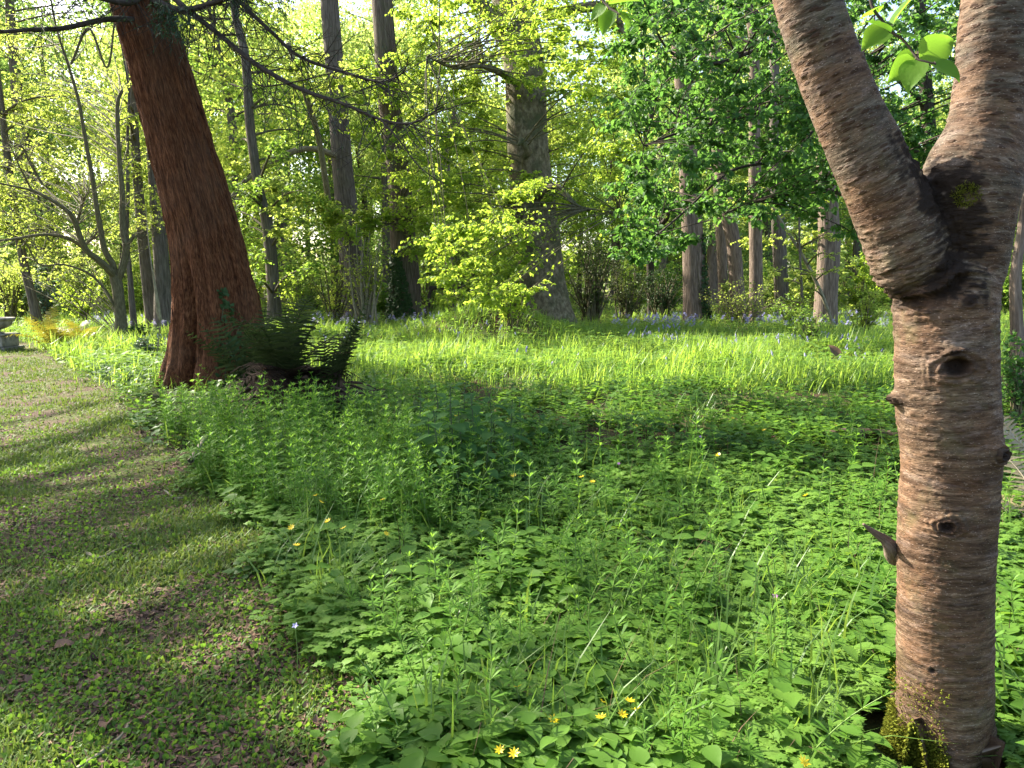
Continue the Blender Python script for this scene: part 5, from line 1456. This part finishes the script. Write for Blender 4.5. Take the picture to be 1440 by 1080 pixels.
# pink and violet flowers
for (px, py, mat, lab) in [(1090, 838, 'pink', "pink flower in the ground cover left of the cherry trunk"), (870, 652, 'pink', "pinkish flower in the ground cover right of the nettles"), (985, 614, 'pink', "dull pink flower in the far shade right of the nettles"), (415, 880, 'bluebell', "small violet flower at the edge of the path")]:
    b = G(px, py, .22); mf = MB(); a = np.arange(5) / 5 * 6.283
    put(mf, L_OV3, np.tile([0, 0, 0.], (5, 1)), frames(np.stack([np.cos(a), np.sin(a), np.full(5, .3)], -1), np.tile([0, 0, 1.], (5, 1))), .014)
    r = thing("wild_flower", b, lab, "flower"); o = mf.build("flower_head", M[mat], smooth=False); o.parent = r; o.rotation_euler = (.6, 0, 0)
    o = bpy.data.objects.new("stalk", SD); COL.objects.link(o); o.parent = r; o.scale = (.1, .1, .22)
# bluebells
def bluebell(seed):
    r_ = np.random.default_rng(seed); t = np.linspace(0, 1, 8); path = np.stack([.16 * t ** 3, 0 * t, t - .12 * t ** 4], -1)
    b = MB(); tube(b, path, np.linspace(.014, .007, 8), 4, mat=1, cap=False)
    for k in range(7):
        u_ = .62 + .38 * k / 6; i = min(int(u_ * 7), 6); f = u_ * 7 - i; c = path[i] * (1 - f) + path[i + 1] * f + np.array([.03 + .02 * r_.random(), r_.normal() * .03, -.01])
        a = np.arange(6) / 6 * 6.283
        prof = [(.006, 0), (.030, -.03), (.030, -.08), (.055, -.105)]
        V = np.array([[c[0] + q_ * math.cos(x), c[1] + q_ * math.sin(x), c[2] + z] for q_, z in prof for x in a]); ii = np.arange(3)[:, None] * 6; jj = np.arange(6)[None]
        b.add(V, np.stack([ii + jj, ii + (jj + 1) % 6, ii + 6 + (jj + 1) % 6, ii + 6 + jj], -1).reshape(-1, 4), 0)
    for k in range(4):
        bl = blade(3, r_.uniform(.6, 1.1), .05); put(b, bl, [[0, 0, 0]], yawM(np.array([r_.uniform(0, 6.28)])), r_.uniform(.6, .9), 2)
    return b
bd = []
for s in range(4):
    o = bluebell(s).build("bluebell", [M['bluebell'], M['stem'], M['meadow']]); bd.append(o.data); bpy.data.objects.remove(o)
reg = [(560, 452, 730, 475, 1.2), (880, 452, 960, 480, 2.2), (950, 466, 1240, 505, .9), (640, 490, 1000, 515, .16), (140, 462, 260, 482, 1.6), (200, 500, 260, 512, .5), (420, 455, 520, 480, .8), (1060, 470, 1240, 490, .8)]
n = 0
for _ in range(3000):
    q = reg[rng.choice(len(reg), p=np.array([r_[4] * (r_[2] - r_[0]) * (r_[3] - r_[1]) for r_ in reg]) / sum(r_[4] * (r_[2] - r_[0]) * (r_[3] - r_[1]) for r_ in reg))]
    b = G(rng.uniform(q[0], q[2]), rng.uniform(q[1], q[3]) + 14)
    if n >= 190: break
    if b[1] > 33: continue
    o = bpy.data.objects.new("bluebell", bd[int(rng.integers(4))]); COL.objects.link(o); n += 1
    s = rng.uniform(.26, .37); o.scale = (s, s, s); o.rotation_euler = (rng.normal() * .1, rng.normal() * .1, rng.uniform(0, 6.28)); o.location = (b[0], b[1], float(hgt(b[0], b[1])))
    tag(o, "nodding bluebell standing in the sunlit grass of the clearing", "flower", "bluebells in the sunlit clearing")
mb = MB()
pos = []
while len(pos) < 420:
    q = reg[rng.choice([0, 1, 2, 4, 6, 7])]; b = G(rng.uniform(q[0] - 15, q[2] + 15), rng.uniform(446, 468) + 6)
    if b[1] < 38: pos.append([b[0], b[1], float(hgt(b[0], b[1]))])
pos = np.array(pos)
hd = (np.concatenate([L_KITE[0] * .25 + np.array([rng.normal() * .08, rng.normal() * .08, .8 + .05 * k]) for k in range(6)]), np.concatenate([L_KITE[1] + 4 * k for k in range(6)]))
put(mb, hd, pos, yawM(rng.uniform(0, 6.28, 420), rng.normal(size=420) * .2), rng.uniform(.34, .46, 420))
o = mb.build("bluebell_carpet", M['bluebell'], smooth=False); tag(o, "hazy carpet of far bluebells under the trees", "bluebells", kind="stuff")

# ------------------------------------------------------------------ sticks, log, fallen leaves
def stick(pix, r, label, mat='limb', z=.02, name="fallen_stick", cat="stick"):
    pts = np.array([G(x, y, z) for x, y in pix]); mb = MB()
    tube(mb, pts, np.linspace(r, r * .6, len(pts)), 8, .03, rough=.25, seed=int(rng.integers(999)))
    o = mb.build(name, M[mat], None, origin=pts[0]); tag(o, label, cat); return o
stick([(108, 1082), (132, 1066), (156, 1048), (172, 1034), (181, 1018)], .009, "long bent bare stick at the near end of the path")
stick([(122, 778), (142, 784), (166, 773), (193, 765)], .010, "crooked pale stick across the middle of the path")
stick([(60, 1052), (90, 1044), (118, 1040)], .006, "dark thin stick beside the bent one on the path", 'twig')
stick([(276, 752), (290, 748), (302, 745)], .007, "short stick at the path edge below the verge")
stick([(232, 690), (246, 700), (258, 700)], .008, "stubby pale stick at the path edge under the long grass")
stick([(268, 648), (282, 625), (296, 606)], .02, "grey dead stick lying in the grass by the path", 'limb', .25)
stick([(1165, 617), (1200, 612), (1235, 612), (1275, 615)], .085, "dark rotting log in the shade left of the cherry", 'rot', .08, "fallen_log", "log")
def deadleaf(px, py, s, label, z=.03, tilt=.3):
    b = G(px, py, z); mb = MB(); V, Fc = ovate(.42, .35, .22, n=5)
    mb.add(V * s - np.array([0, s * .5, 0]), Fc, 0); o = mb.build("fallen_leaf", M['litter']); o.location = b; o.rotation_euler = (tilt, rng.normal() * .3, rng.uniform(0, 6)); tag(o, label, "dead leaf")
deadleaf(490, 915, .085, "curled dark brown leaf where the path meets the herbs", .05)
deadleaf(90, 907, .09, "pinkish brown leaf on the bare soil of the path")
deadleaf(139, 890, .06, "pale curled leaf just right of the pinkish one")
deadleaf(148, 1018, .06, "tan leaf on the sunny patch above the bent stick")
deadleaf(1172, 492, .26, "pinkish dry leaf caught in the grass left of the cherry", .35, 1.1)
deadleaf(395, 840, .05, "tiny dry leaf at the ragged edge of the turf")
